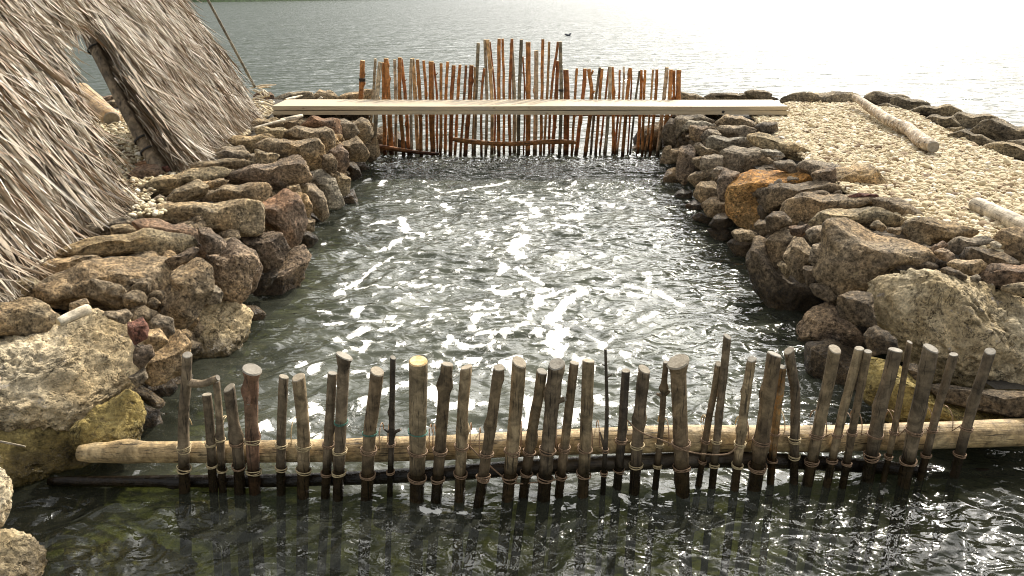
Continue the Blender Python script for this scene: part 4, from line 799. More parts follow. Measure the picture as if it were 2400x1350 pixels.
# top(x,y), middle points, base(x,y) in the photo; width there; wood; end; knots; label
FR = [
 ([(439,832),(436,900),(430,990),(433,1159)],22,28,'grey',ENDG,[(.35,1.5,.35),(.55,4.4,.2)],"forked stake with a side arm, nearest the free end of the pale rail"),
 ([(484.5,925),(492,1000),(501,1155)],22,20,'grey',END,[(.2,3,.2)],"short slim stake standing just after the forked stake"),
 ([(507,892),(514,975),(516,1014),(523,1155)],16,20,'grey',ENDG,[(.55,0,.4)],"slim knotted stake whose tip meets the forked stake's arm"),
 ([(537,909),(549,1000),(558,1061),(563,1159)],26,27,'grey',END,[(.6,0,.35),(.62,3.1,.35)],"stubby grey stake with a swollen collar, fourth from the forked end"),
 ([(590,867),(588,925),(592,1050),(598,1159)],33,27,'red',ENDG,[(.85,.3,.45),(.5,3.2,.4)],"reddish patchy stake with a splayed white top and a broken twig"),
 ([(665,883),(660,1000),(659,1043),(659,1159)],22,22,'grey',END,[(.33,4.7,.4)],"slim straight stake with a round knot at the rail, sixth from the forked end"),
 ([(699,885),(708,970),(712,1043),(710,1163)],30,29,'tan',ENDL,[],"smooth light brown stake with a clean cut top, seventh from the forked end"),
 ([(779,875),(774,960),(771,1014),(763,1163)],22,22,'grey',ENDG,[(.6,3.1,.5)],"dark slim stake with a side bud, standing close before a taller one"),
 ([(807,835),(803,910),(799,996),(792,1170)],28,26,'grey',ENDG,[(.28,.6,.3)],"tall stake with flared top and green twine, in the fence's first quarter"),
 ([(884,871),(875,950),(866,1021),(859,1174)],31,29,'brown',ENDL,[],"straight brown stake wrapped with green twine above the rail"),
 ([(921,838),(919,941),(917,1050),(913.5,1167)],13,15,'dark',ENDG,[(.62,0,.5),(.48,3,.5),(.25,1,.2)],"very thin dark stake with a Y shaped twig, beside the bright topped stake"),
 ([(980,847),(980,900),(979,1000),(977,1178)],44,34,'tan',ENDB,[(.75,3.5,.06)],"thickest stake with a bright yellow round cut top"),
 ([(1048.6,854),(1042,910),(1037,978),(1022,1178)],28,26,'brown',END,[(.86,0,.4),(.86,3.2,.3),(.4,4,.3)],"brown stake with horned top next after the bright topped stake"),
 ([(1093,861),(1087,930),(1084,978),(1077,1174)],27,26,'tan',ENDL,[(.55,3.6,.45)],"light stake with a stub on its side, second after the bright topped one"),
 ([(1169.5,862),(1160,930),(1151,996),(1137,1087),(1120.5,1188)],25,26,'brown',END,[(.6,.2,.4),(.93,3.3,.25)],"leaning stake with an oblique peeled top, before the straight pale stake"),
 ([(1217,849),(1211,930),(1204,1014),(1189,1178)],32,29,'tan',ENDL,[],"straight pale brown stake with flat top near the fence's middle"),
 ([(1270,871),(1262,930),(1253,978),(1242,1050),(1226,1170)],25,24,'brown',ENDG,[(.5,3.4,.4)],"leaning stake with a hooked lip, pressed against the thick forked-necked one"),
 ([(1304,854),(1297,920),(1291,978),(1282,1069),(1273,1178)],35,31,'grey',ENDG,[(.80,0,.35),(.97,3.2,.2)],"thick grey stake with a small side horn near the fence's middle"),
 ([(1346,851),(1338,920),(1329,996),(1318,1087),(1309,1170)],21,22,'brown',END,[(.3,1,.15)],"slender brown stake right after the thick side horned stake"),
 ([(1379,846),(1376,930),(1373,1014),(1365.5,1170)],28,28,'tan',ENDL,[(.7,3.1,.12)],"pale straight stake with bright flat top just past the fence's middle"),
 ([(1419,818),(1421,890),(1422.6,963),(1419,1050),(1412,1167)],6,15,'dark',ENDG,[(.45,2,.3)],"thin pointed twig stake with small thorns"),
 ([(1467,869),(1463,930),(1459,996),(1446,1152)],20,22,'dark',END,[(.55,3,.2)],"dark barked slim stake with cord round its middle, after the thorny twig"),
 ([(1510,866),(1503,930),(1497,996),(1486,1156)],28,26,'grey',END,[(.62,3.1,.3),(.62,0,.3),(.88,4.6,.3)],"smooth grey stake with a bulge below its middle and many cord turns"),
 ([(1561,849),(1556,905),(1551.5,978),(1535,1152)],13,17,'brown',ENDG,[(.82,0,.6),(.82,3,.5),(.4,1,.3)],"thin stake with a double bud knuckle, before the thick splayed stake"),
 ([(1589,849),(1591,920),(1595,1014),(1600.5,1163)],37,33,'brown',END,[(.5,.1,.1),(.15,0,.2)],"thick stake with splayed cracked top, two thirds along the fence"),
 ([(1684,853),(1674,920),(1662,978),(1635,1152)],16,16,'brown',END,[],"slim brown stake leaning behind the tallest stake"),
 ([(1705,789),(1697,870),(1689,941),(1668,1152)],18,18,'grey',ENDG,[(.72,4,.4),(.48,0,.3)],"tallest stake of the near fence, grey with a dark knot hole"),
 ([(1762,842),(1751,910),(1742,978),(1720,1156)],21,21,'tan',ENDG,[(.78,0,.4),(.5,3,.35),(.5,0,.3)],"split topped light stake with two knuckles after the tallest stake"),
 ([(1815,831),(1804,905),(1793,978),(1766,1152)],33,34,'brown',ENDG,[(.73,0,.35),(.36,0,.25),(.36,3.1,.25)],"thick grey brown stake with a swollen foot before the mottled one"),
 ([(1833,860),(1826,930),(1818,996),(1804,1145)],19,19,'mott',ENDG,[(.7,0,.15)],"orange mottled bark stake half hidden behind the thick stake"),
 ([(1849,822),(1858,880),(1864,941),(1860,1137)],23,20,'grey',END,[(.35,0,.3)],"curved stake with a split top leaning against the rest"),
 ([(1957,819),(1943,890),(1927,961),(1891,1139)],28,26,'tan',ENDL,[],"smooth tan stake leaning strongly, first after the curved split stake"),
 ([(2014,817),(1994,895),(1973,976),(1937,1139)],21,19,'tan',END,[],"light leaning stake close before a thinner twin"),
 ([(2034,824),(2019,900),(2004,976),(1974,1144)],18,18,'brown',ENDG,[(.4,0,.25)],"slim brown leaning stake, the darker of the close twins"),
 ([(2099,821),(2082,890),(2062,961),(2031,1135)],31,28,'grey',ENDG,[(.6,0,.3),(.38,3,.2)],"thick grey leaning stake in front of the yellow coral rock"),
 ([(2132,802),(2117,890),(2100,985),(2069,1135)],13,15,'brown',ENDG,[],"thin leaning rod between two thick grey stakes"),
 ([(2182,817),(2166,895),(2149,976),(2117,1139)],34,30,'grey',ENDG,[(.86,5,.35),(.58,3,.2),(.5,0,.2)],"thickest leaning grey stake with three knots, near the gravel-side end"),
 ([(2235,831),(2217,895),(2197,961),(2156,1125)],19,18,'grey',ENDG,[(.93,3.2,.3)],"slim dark leaning stake, next to last of the near fence"),
 ([(2321,824),(2303,880),(2283,937),(2233,1125)],24,22,'grey',ENDG,[(.62,5,.4)],"last near stake at the gravel-side end, leaning in front of the coral boulder"),
]
for k, (pts, wt, wb, wood, endm, knots, lab) in enumerate(FR):
    yb = pts[-1][1]; base = onz(pts[-1][0], yb, 0); Yk = base[1]
    P = [ony(a, b, Yk + (.03 if k in (25, 29) else 0)) for a, b in pts][::-1]; P = [np.array(q) for q in P]
    dirn = P[0] - P[1]; dirn /= np.linalg.norm(dirn); P = [P[0] + dirn * .55] + P
    D = np.hypot(Yk, CAM_H); path = spline(P, 46); s = np.linspace(0, 1, 46)
    rr = (wb + (wt - wb) * np.clip((s - .3) / .7, 0, 1)) / 2 / FPX * D * .93
    rr = rr * (1 + .35 * np.clip((s - .965) / .035, 0, 1)) if k in (4, 8, 24) else rr
    zf = .55 / (.55 + .78)
    kn = [(zf + (1 - zf) * t, a, q) for t, a, q in knots]
    V, F, idx = tube(path, rr, 16, .055, k * 3.1, kn)
    # cut the top obliquely
    lr = np.random.default_rng(k); slx, sly = lr.normal(0, .22), lr.uniform(-.45, .12)
    topc = V[idx[-1]].mean(0)
    for ri in (-1,):
        dv = V[idx[ri]] - topc; V[idx[ri]] += np.array([0, 0, 1]) * (dv[:, :1] * slx + dv[:, 1:2] * -sly)
    parts = [(V, F, idx, 0, 1, 1)]
    def twig(t, dxp, dzp, dyp, r0, r1, bend=0):
        a = path[int(t * 45)]; b = a + np.array([dxp, dyp, dzp]); m = (a + b) / 2 + np.array([0, 0, bend]); tv, tf, ti = tube(spline([a, m, b], 8), np.linspace(r0, r1, 8), 8, .05, t); parts.append((tv, tf, ti, 0, None, 1))
    if k == 0: twig(.90, .165, .035, -.02, .022, .0165, -.02)
    if k == 4: twig(.93, .0, -.055, -.06, .014, .008)
    if k == 10: twig(.70, .05, .035, -.02, .011, .007); twig(.70, -.035, .025, 0, .009, .005)
    if k == 17: twig(.86, .06, .03, -.02, .02, .012)
    if k == 20: twig(.90, .028, .02, 0, .005, .003); twig(.95, -.018, .012, 0, .004, .002); twig(.60, -.03, .10, .01, .010, .003)
    if k == 23: twig(.86, -.035, .012, 0, .012, .007); twig(.86, .03, .03, 0, .012, .007)
    o = build("wooden_stake", parts, [WM[wood], endm], base)
    tag(o, lab, "stake", "stakes of the near fence"); 
    # cord turns round the stake and over the rails
    rmid = float(np.mean(rr[20:26])); 
    def at_z(z): i = int(np.argmin(np.abs(path[:, 2] - z))); return path[i], path[min(i + 1, 45)] - path[i], rr[i]
    cm = CORDP if k in (0, 1, 2, 4, 5, 6, 8, 22, 23, 26, 27, 30) else CORD
    for zz, wr in ((.30 + lr.uniform(-.02, .02), 2 + (k % 3 == 0)), (.155 + lr.uniform(-.015, .02), 2 + (k in (14, 28, 34)) * 2)):
        c_, ax, r_ = at_z(zz); build("lashing", ring(c_, ax, r_ * 1.07 + .003, .0028, wr + 1, k * 7 + wr, .12), [cm], c_, parent=o)
        if zz > .2:   # loop going back over the pale rail
            sgn = 1 if k % 2 else -1; a0 = np.array([0, .02, 0]) + c_ + np.array([sgn * r_ * 1.0, 0, 0]); cy = Yk + .135; ang = np.linspace(math.pi * 1.05, .1, 12)
            lo = np.stack([a0[0] + sgn * .012 + 0 * ang, cy + .08 * np.cos(ang), .275 + .085 * np.sin(ang)], 1); tv, tf, ti = tube(np.concatenate([[a0], lo]), .0028, 6, 0, 1); build("cord_loop", [(tv, tf, ti, 0, None, None)], [cm], a0, parent=o)
    if k in (8, 9, 11):
        c_, ax, r_ = at_z(.44 if k == 8 else .40); build("twine", ring(c_, ax, r_ * 1.06 + .002, .0022, 2, k, .08), [CORDG], c_, parent=o)

def log(name, pts, wpx, wood, endm, label, cat, rough=.05, knots=(), sides=22, n=60, group=None, ends=(1, 1), D=None):
    path = spline(pts, n); dd = D or float(np.mean([np.linalg.norm(np.array(q) - CAM) for q in pts]))
    w = np.interp(np.linspace(0, 1, n), np.linspace(0, 1, len(wpx)), wpx) / 2
    e = np.linspace(0, 1, n); w = w * np.clip(.80 + .2 * np.minimum(e, 1 - e) * n / 2.0, 0, 1)
    V, F, idx = tube(path, w, sides, rough, len(label) * 1.7, knots)
    org = path[n // 2]; t = path[-1] - path[0]; t /= np.linalg.norm(t)
    o = build(name, [(V, F, idx, 0, ends[0], ends[1])], [WM[wood], endm], org)
    # turn local z along the log so the grain runs with it
    q = Vector(t).to_track_quat('Z', 'Y'); Mq = q.to_matrix().to_4x4(); o.data.transform(Mq.inverted()); o.rotation_mode = 'QUATERNION'; o.rotation_quaternion = q
    tag(o, label, cat, group); return o
def RY(px): return float(np.interp(px, [200, 435, 980, 1600, 2230, 2500], [3.50, 3.48, 3.44, 3.50, 3.64, 3.68])) + .115
log("fence_rail", [ony(a, b, RY(a)) for a, b in [(188,1062),(300,1060),(600,1058),(1000,1050),(1500,1030),(1900,1028),(2200,1020),(2520,1008)]], [.104,.112,.118,.13,.138,.138,.142,.15], 'rail', END,
    "thick pale peeled log tied behind the near stakes as their upper rail", "rail", .05, [(.048,0,.28),(.30,.3,.2),(.55,2,.1),(.72,1.5,.12)], D=1, n=120)
log("fence_rail", [ony(a, b, RY(a) - .035) for a, b in [(115,1128),(400,1128),(700,1125),(1000,1112),(1350,1090),(1700,1078),(2000,1090),(2200,1108),(2375,1108)]], [.05,.062,.068,.074,.082,.085,.08,.07,.05], 'wetrail', ENDG,
    "dark wet pole tied low behind the near stakes as their lower rail", "rail", .06, [(.13,2.0,.4),(.5,1,.2)], D=1, n=110)
# drooping cord between stakes
for pts, lab in [([(1470,985),(1500,1012),(1560,1035),(1620,1060),(1700,1065),(1730,1045)],"slack brown cord drooping from the dark barked slim stake"),
                 ([(1100,1045),(1140,1085),(1200,1130),(1260,1130),(1330,1120)],"slack pale cord with a frayed knot drooping below the rail")]:
    path = spline([ony(a, b, FRONT_Y - .03) for a, b in pts], 30); V, F, idx = tube(path, .0042, 6, 0, 1)
    tag(build("cord", [(V, F, idx, 0, None, None)], [CORD], path[0]), lab, "cord")

# ---- far fence
BY = 12.72
BF = [
 ((850,142),(846,200),(846,240),11,'orange'),((880,138),(873,231),(866,330),6.5,'pale'),((891,146),(884,231),(878,345),10,'pale'),((900,147),(899,231),(903,370),9,'orange'),((905,137),(911,231),(920,372),11,'orange'),
 ((925,140),(927,231),(930,362),7,'pale'),((937,135),(938,231),(947,365),9,'orange'),((940,138),(951,229),(956,365),8,'rust'),((964,138),(963,231),(964,360),7,'pale'),((967,137),(974,231),(979,362),9,'tanpeel'),
 ((978,140),(984,231),(988,365),8,'orange'),((993,142),(997,231),(1001,362),6.5,'orange'),((1011,144),(1011,231),(1013,360),12,'orange'),((1016,148),(1025,229),(1025,360),5,'rust'),((1033,148),(1034,231),(1032,362),7,'orange'),
 ((1049,145),(1047,231),(1045,362),7,'orange'),((1063,153),(1059,231),(1055,362),9,'rust'),((1078,152),(1073,231),(1067,362),7,'orange'),((1092,153),(1088,231),(1080,362),6,'rust'),((1105,153),(1100,231),(1091,365),10,'rust'),
 ((1113,157),(1112,231),(1108,362),5,'tanpeel'),((1121,101),(1115,231),(1111,367),8,'olive'),((1135,160),(1129,231),(1128,365),6,'rust'),((1136,93),(1140,231),(1141,362),7,'pale'),((1143,93),(1152,231),(1153,366),8,'tanpeel'),
 ((1148,98),(1160,231),(1160,360),4.5,'rust'),((1170,91),(1169,231),(1169,366),8,'orange'),((1178,91),(1180,231),(1181,365),6,'orange'),((1200,91),(1195,231),(1196,366),7,'rust'),((1199,101),(1205,231),(1206,367),9,'pale'),
 ((1222,93),(1218,231),(1214,367),8,'olive'),((1226,133),(1229,231),(1227,366),4,'rust'),((1238,99),(1238,231),(1237,366),11,'orange'),((1257,119),(1257,231),(1254,366),10,'pale'),((1272,92),(1270,231),(1266,366),7,'orange'),
 ((1288,98),(1282,231),(1275,366),6,'tanpeel'),((1308,98),(1291,231),(1289,366),6,'rust'),((1307,143),(1303,231),(1295,366),8.5,'rust'),((1313,98),(1315,231),(1311,368),8,'olive'),((1326,164),(1329,231),(1326,366),13,'rust'),
 ((1352,160),(1348,231),(1339,360),6,'orange'),((1371,161),(1364,231),(1351,365),9,'rust'),((1380,162),(1385,231),(1372,362),9,'orange'),((1406,158),(1397,231),(1383,363),6,'olive'),((1411,161),(1406,231),(1395,362),7,'orange'),
 ((1427,157),(1419,231),(1405,360),5,'rust'),((1430,157),(1428,231),(1418,362),8,'pale'),((1435,157),(1438,231),(1435,372),7,'orange'),((1453,164),(1450,231),(1442,360),5,'rust'),((1462,156),(1459,231),(1446,367),5,'pale'),
 ((1477,159),(1470,231),(1459,372),8,'orange'),((1480,161),(1479,231),(1471,357),4,'rust'),((1499,166),(1490,231),(1478,362),5,'olive'),((1503,164),(1502,231),(1493,362),7,'orange'),((1512,164),(1510,231),(1506,362),6,'orange'),
 ((1530,163),(1525,231),(1514,365),5,'tanpeel'),((1540,163),(1536,231),(1524,365),7,'orange'),((1563,158),(1556,231),(1539,375),9,'pale'),((1573,163),(1569,231),(1560,300),9,'orange'),((1580,165),(1578,231),(1573,300),7,'orange'),((1591,164),(1589,231),(1586,290),11,'orange'),
]
ORD = "first second third fourth fifth sixth seventh eighth ninth tenth eleventh twelfth thirteenth fourteenth fifteenth sixteenth seventeenth eighteenth nineteenth twentieth".split()
def ordinal(n):
    if n <= 20: return ORD[n - 1]
    t = {2: "twenty", 3: "thirty", 4: "forty", 5: "fifty", 6: "sixty"}[n // 10]
    return (t[:-1] + "ieth") if n % 10 == 0 else t + "-" + ORD[n % 10 - 1]
CN = {'orange': "orange barked", 'rust': "dark rust barked", 'pale': "pale peeled", 'olive': "grey olive", 'tanpeel': "honey coloured"}
SPEC = {0: "orange stake with a black band standing alone on the rocks at the hut side", 12: "thick orange stake, stoutest of the low stakes on the hut side", 21: "grey olive stake, first of the tall middle group of the far fence",
 32: "thick bright orange tall stake in the middle of the far fence", 33: "pale split tall stake, shortest of the tall middle group", 38: "grey peeled stake tied with black cord, last of the tall middle group",
 39: "short thick dark rust stake just after the tall middle group", 41: "knobbly rust stake crossing its forked twin in the far fence", 42: "forked orange stake with a knob like a dog's head", 31: "very thin red twig between the tall middle stakes",
 57: "pale smooth stake leaning at the gravel-side end, reaching the water", 60: "last thick orange stake of the far fence at the gravel side", 36: "slanting rust stake forming a peak with a grey one"}
for k, (a, b, c, w, wood) in enumerate(BF):
    lr = np.random.default_rng(500 + k); dy = [0, .07, -.05, .04][k % 4] if k else 0
    Yk = BY + dy; P = [ony(*c, Yk), ony(*b, Yk), ony(*a, Yk)]; short = k in (0, 58, 59, 60)
    if not short:
        dirn = P[0] - P[1]; dirn /= np.linalg.norm(dirn); P = [P[0] + dirn * .55] + P
    jl = lr.normal(0, .006, (len(P), 3)); P = [p_ + q_ * (1 if 0 < i_ < len(P) - 1 else 0) for i_, (p_, q_) in enumerate(zip(P, jl))]
    n = 40; path = spline(P, n); path[:, 0] += .006 * perlin(np.stack([path[:, 2] * 3 + k * 9.1, path[:, 2] * 0 + k, path[:, 2] * 0], 1)) * 2
    r = w / 2 / FPX * 12.9 * 1.0; rr = r * np.linspace(1.04, .97, n)
    kn = [(lr.uniform(.3, .98), lr.uniform(0, 6.28), lr.uniform(.25, .7)) for _ in range(3 if wood in ('orange', 'rust') else 1)]
    V, F, idx = tube(path, rr, 10, .07, k * 2.3, kn); parts = [(V, F, idx, 0, 1, 1)]
    if k == 42: 
        for dx, dz, y_ in ((.05, .07, .95), (.045, .03, .80)):
            s0 = path[int(y_ * 39)]; tv, tf, ti = tube(spline([s0, s0 + (dx * .6, -.01, dz * .35), s0 + (dx, -.02, dz)], 6), np.linspace(.026, .014, 6), 8, .1, 2); parts.append((tv, tf, ti, 0, None, 1))
    elif wood in ('orange', 'rust') and k % 3 == 1:
        s0 = path[int(lr.uniform(.5, .9) * 39)]; sg = lr.choice([-1, 1]); tv, tf, ti = tube(spline([s0, s0 + (sg * .03, -.01, .02), s0 + (sg * .045, -.015, .045)], 5), np.linspace(.010, .005, 5), 6, .1, 2); parts.append((tv, tf, ti, 0, None, 1))
    o = build("wooden_stake", parts, [WM[wood], ENDB], P[0] if short else P[1])
    thick = "thick" if w >= 9 else "thin" if w <= 6 else "slim"
    lab = SPEC.get(k, f"{thick} {CN[wood]} stake, {ordinal(k + 1)} from the hut side in the far fence")
    tag(o, lab, "stake", "stakes of the far fence")
    if k in (0, 38):
        yy = 187 if k == 0 else 212
        cc = ony(849 if k == 0 else 1315, yy, Yk); build("band", ring(cc, (0, 0, 1), r * 1.08 + .004, .008, 3 if k == 0 else 2, k, .03), [CORDD], cc, parent=o)
log("fence_rail", [ony(a, b, BY - .13) for a, b in [(1061,326),(1095,331),(1150,336),(1210,337),(1270,333),(1310,332),(1350,334)]], [.070,.075,.07,.07,.075,.08,.06], 'orange', ENDB, "curved orange pole tied low across the tall middle stakes", "rail", .08, [(.1,1,.3),(.6,2,.2)], D=1)
log("fence_rail", [ony(a, b, BY - .11) for a, b in [(884,343),(930,350),(980,357),(1030,361)]], [.075,.07,.06,.05], 'rust', ENDB, "dark red pole slanting into the water at the far fence's hut side", "rail", .08, D=1)
log("fence_rail", [ony(a, b, BY + .16) for a, b in [(1330,269),(1420,270),(1500,271),(1575,273)]], [.03,.035,.035,.035], 'dark', ENDG, "thin dark pole tied across the far stakes just under the plank", "rail", .08, D=1)

# ------------------------------------------------------------------ the plank bridge: two long boards lying one on the other
def board(name, x0, x1, y0, y1, z0, z1, skew, label, cut=0.0, tilt=0.0):
    nx = 60; xs = np.linspace(x0, x1, nx); prof = [(y0, z0), (y0, z1 - .004), (y0 + .004, z1), (y1 - .004, z1), (y1, z1 - .004), (y1, z0)]
    V = np.array([[xx + skew * (p[0] - y0) * (1 if xx < 0 else -1) * abs(xx) / max(abs(x0), abs(x1)), p[0] + .004 * math.sin(xx * 1.1), p[1] + tilt * xx + .003 * math.sin(xx * 1.7 + z0 * 60)] for xx in xs for p in prof])
    m = len(prof); i = np.arange(nx * m).reshape(nx, m); j = np.roll(i, -1, 1); F = np.stack([i[:-1], j[:-1], j[1:], i[1:]], -1).reshape(-1, 4)
    o0 = V.mean(0); me = bpy.data.meshes.new(name); me.from_pydata([tuple(q) for q in V - o0], [], [tuple(map(int, q)) for q in F] + [tuple(map(int, i[0])), tuple(map(int, i[-1][::-1]))]); me.update()
    bm = bmesh.new(); bm.from_mesh(me); bmesh.ops.recalc_face_normals(bm, faces=bm.faces); bm.to_mesh(me); bm.free()
    o = link(name, me, BOARD, loc=o0, smooth=False); tag(o, label, "plank", "boards of the plank bridge"); return o
a = onz(636, 250, .90); b = onz(1812, 249, .90)
xl, xr = a[0], b[0]
board("wooden_plank", xl, xr + .22, 11.72, 12.50, .842, .900, .0, "long pale pine board bridging the channel, the upper of two", tilt=-.0005)
lowb = board("wooden_plank", xl, xr + .235, 11.725, 12.52, .780, .836, .0, "long pine board under the upper one, with a small dark knot hole", tilt=-.0005)
hb = mesh_np("knot_hole", *ICO[2]); ho = link("knot_hole", hb, CORDD, parent=lowb); ho.scale = (.022, .006, .022); kp = ony(1695, 262, 11.722); ho.location = Vector(kp) - lowb.location

# ------------------------------------------------------------------ logs on the gravel and driftwood
def g3(px, py, z): return onz(px, py, z)
log("driftwood_log", [g3(2003,227,.92), g3(2045,256,.88), g3(2085,283,.87), g3(2128,303,.85), g3(2158,329,.84), g3(2188,344,.84)], [.10,.125,.135,.135,.15,.16], 'birch', ENDG, "long slender log with flaky white bark lying across the gravel", "log", .13, [(.25,1,.3),(.45,4,.3),(.65,3,.35)], D=1)
log("driftwood_log", [g3(2284,478,.81), g3(2350,508,.81), g3(2460,560,.81)], [.125,.13,.13], 'drift', END, "short smooth bleached log on the gravel, cut by the picture edge", "log", .03, D=1)
log("driftwood_log", [g3(190,215,.98), g3(225,250,.88), g3(262,280,.80)], [.30,.32,.27], 'tanpeel', END, "stout tan log lying on gravel behind the thatch opening", "log", .05, D=1)
log("driftwood_stick", [g3(590,302,.84), g3(640,288,.87), g3(668,282,.88)], [.03,.035,.04], 'drift', END, "pale stick under the far thatch's corner on the tan slab", "stick", .05, D=1, n=20)
log("driftwood_stick", [g3(655,283,.87), g3(690,276,.89), g3(708,271,.90)], [.05,.06,.05], 'drift', ENDB, "white bleached stick lying on the stones in front of the plank", "stick", .05, D=1, n=20)
log("driftwood_stub", [g3(136,756,.80), g3(175,738,.81), g3(210,723,.82)], [.05,.055,.06], 'drift', ENDB, "short pale weathered stub resting on the huge cream boulder", "driftwood", .10, D=1, n=24)
log("driftwood_stick", [g3(57,640,.80), g3(85,622,.80), g3(112,602,.80)], [.012,.022,.02], 'drift', ENDB, "small bleached stick at the thatch's lowest corner", "stick", .12, D=1, n=20)
log("driftwood_stick", [g3(0,1035,.42), g3(60,1047,.38)], [.012,.009], 'drift', ENDB, "thin twig stuck across the dark mossy yellow rock", "twig", .1, D=1, n=12)
for k in range(14):
    lr = np.random.default_rng(900 + k); x0, y0 = lr.uniform(585, 612), lr.uniform(205, 246); x1, y1 = lr.uniform(615, 650), y0 + lr.uniform(-14, 22)
    Yk = lr.uniform(12.0, 13.0)
    log("driftwood_stick", [ony(x0, y0, Yk), ony((x0 + x1) / 2, (y0 + y1) / 2 - lr.uniform(0, 6), Yk - .1), ony(x1, y1, Yk - .15)], [.02,.03,.018], 'drift', ENDB, "bleached stick in the heap at the plank's hut end", "stick", .1, D=1, n=14, sides=8, group="bleached sticks heaped at the plank's hut end")
log("driftwood_stick", [ony(745,234,12.9), ony(755,228,12.9), ony(738,240,12.9)][::-1], [.03,.05,.01], 'drift', ENDB, "white splinter showing just behind the plank", "stick", .1, D=1, n=12, sides=8)
log("driftwood_stick", [g3(668,233,.80), g3(690,229,.80), g3(708,224,.82)], [.03,.05,.03], 'drift', ENDB, "flat bleached stick behind the plank's hut end", "stick", .1, D=1, n=12, sides=8)

# ------------------------------------------------------------------ thatched shelter
ZB = .74
def xb(Y): return -3.10 - .072 * (Y - 4.65)
SL = .545                       # how far the roof goes back per metre of height
def plane_hit(px, py):
    d = ray(px, py); # x = xb(Y) - SL*(z-ZB)
    A = d[0] + .072 * d[1] + SL * d[2]; B = -3.10 + .072 * 4.65 - SL * (CAM_H - ZB) - 0.0
    t = B / A; return CAM + d * t
def P3(Y, z, off=0): # point on the thatch plane, off = metres out along its normal
    nrm = np.array([1, .072, SL]); nrm /= np.linalg.norm(nrm); return np.array([xb(Y) - SL * (z - ZB), Y, z]) + nrm * off
oppx = [(335,520),(272,470),(245,400),(212,330),(180,262),(150,195),(132,135),(165,92),(225,88),(275,190),(318,275),(362,340),(405,400)]
op = np.array([plane_hit(*q)[1:] for q in oppx])      # opening outline in (Y,z)
op[0][1] = ZB - .3; op[-1][1] = ZB - .3
def in_open(Y, z):
    c = np.zeros(len(Y), bool)
    for i in range(len(op)):
        a, b = op[i], op[i - 1]
        cond = ((a[1] > z) != (b[1] > z)) & (Y < (b[0] - a[0]) * (z - a[1]) / (b[1] - a[1] + 1e-12) + a[0]); c ^= cond
    return c
YE = 11.35; YN = 3.9; ZT = 3.5
print("opening", op.round(2).tolist())
hut = empty("thatched_shelter", tuple(P3(7, ZB))); tag(hut, "leaning roof of dry palm thatch with a triangular opening and a stout post", "thatched shelter")
def strands(n, Y0, Y1, L0, L1, w0, w1, near):
    Y = rng.uniform(Y0, Y1, n); z = ZB + (ZT - ZB) * rng.random(n) ** .9; L = rng.uniform(L0, L1, n)
    # rows: bundles hang in courses
    course = .34; z = ZB + .25 + np.floor((z - ZB) / course) * course + rng.uniform(-.10, .12, n)
    low = z - L * .86
    L = np.where(low < ZB - .05, np.clip((z - ZB + .10 * rng.random(n)) / .86, .08, None), L)
    zm = z - .5 * L * .86; ok = ~in_open(Y, z) & ~in_open(Y, z - L * .86 * .35); tip = in_open(Y, z - L * .86)
    L = np.where(tip, L * rng.uniform(.4, .85, n), L); ok &= ~(in_open(Y, z - L * .86 * .6) & (rng.random(n) < .8))
    Y, z, L = Y[ok], z[ok], L[ok]; n = len(Y); seg = 6
    lean = .16 * perlin(np.stack([Y * 1.6, z * 1.4, 0 * Y], 1)) * 2.2 + rng.normal(0, .10, n) - .05; curl = rng.normal(0, .2, n); off = .01 + .12 * rng.random(n) ** 1.3 + .09 * perlin(np.stack([Y * 2.1, z * 2.1, 0 * Y + 5], 1))
    wd = rng.uniform(w0, w1, n) * np.where(rng.random(n) < .15, 1.9, 1.0); tw = rng.normal(0, .7, n); lift = np.abs(rng.normal(0, .05, n)) * (rng.random(n) < .35)
    nrm = np.array([1, .072, SL]); nrm /= np.linalg.norm(nrm); down = np.array([SL, 0, -1.0]); down /= np.linalg.norm(down); side = np.cross(nrm, down)
    V = np.zeros((n, seg + 1, 3, 3)); fold = rng.uniform(-.5, .5, n)
    for s in range(seg + 1):
        t = s / seg; c = np.stack([xb(Y) - SL * (z - ZB), Y, z], 1) + down * (L * t)[:, None] + side * (-(lean * t + curl * t * t) * L)[:, None] + nrm * (off + lift * t * t * 2 - .035 * t + .02 * math.sin(t * 3))[:, None]
        ta = tw * (.4 + t); wdir = side * np.cos(ta)[:, None] + nrm * np.sin(ta)[:, None]; ww = wd * (1 - .75 * t ** 2) * .5
        V[:, s, 0] = c - wdir * ww[:, None]; V[:, s, 2] = c + wdir * ww[:, None]; V[:, s, 1] = c + np.cross(wdir, down) * (ww * fold)[:, None]
    C = V.mean(2); bad = sum(in_open(C[:, s, 1], C[:, s, 2]).astype(int) for s in (2, 3, 4, 5, 6)); pr = np.array([0, .75, .92, .98, 1, 1])[bad]
    k_ = rng.random(n) >= pr; V, Y, z = V[k_], Y[k_], z[k_]; n = len(Y)
    F = []; base = np.arange(n) * (seg + 1) * 3
    for s in range(seg):
        for u in (0, 1): F.append(np.stack([base + 3 * s + u, base + 3 * s + u + 1, base + 3 * s + u + 4, base + 3 * s + u + 3], 1))
    tone = np.clip(rng.normal(.56, .27, n) + .25 * perlin(np.stack([Y * 2.5, z * 2.5, 0 * Y + 8], 1)) * 2, 0, 1)
    return V.reshape(-1, 3), np.concatenate(F), np.repeat(tone, (seg + 1) * 3)
def thatch(n, Y0, Y1, L0, L1, w0, w1, near):
    V, F, tone = strands(n, Y0, Y1, L0, L1, w0, w1, near); me = mesh_np("thatch", V - np.array(hut.location), F); fattr(me, "tone", tone)
    return link("thatch", me, THATCH, parent=hut, smooth=False)
ymid = float(op[:, 0].mean())
thatch(23000, YN, 8.4, .35, .9, .008, .028, True)
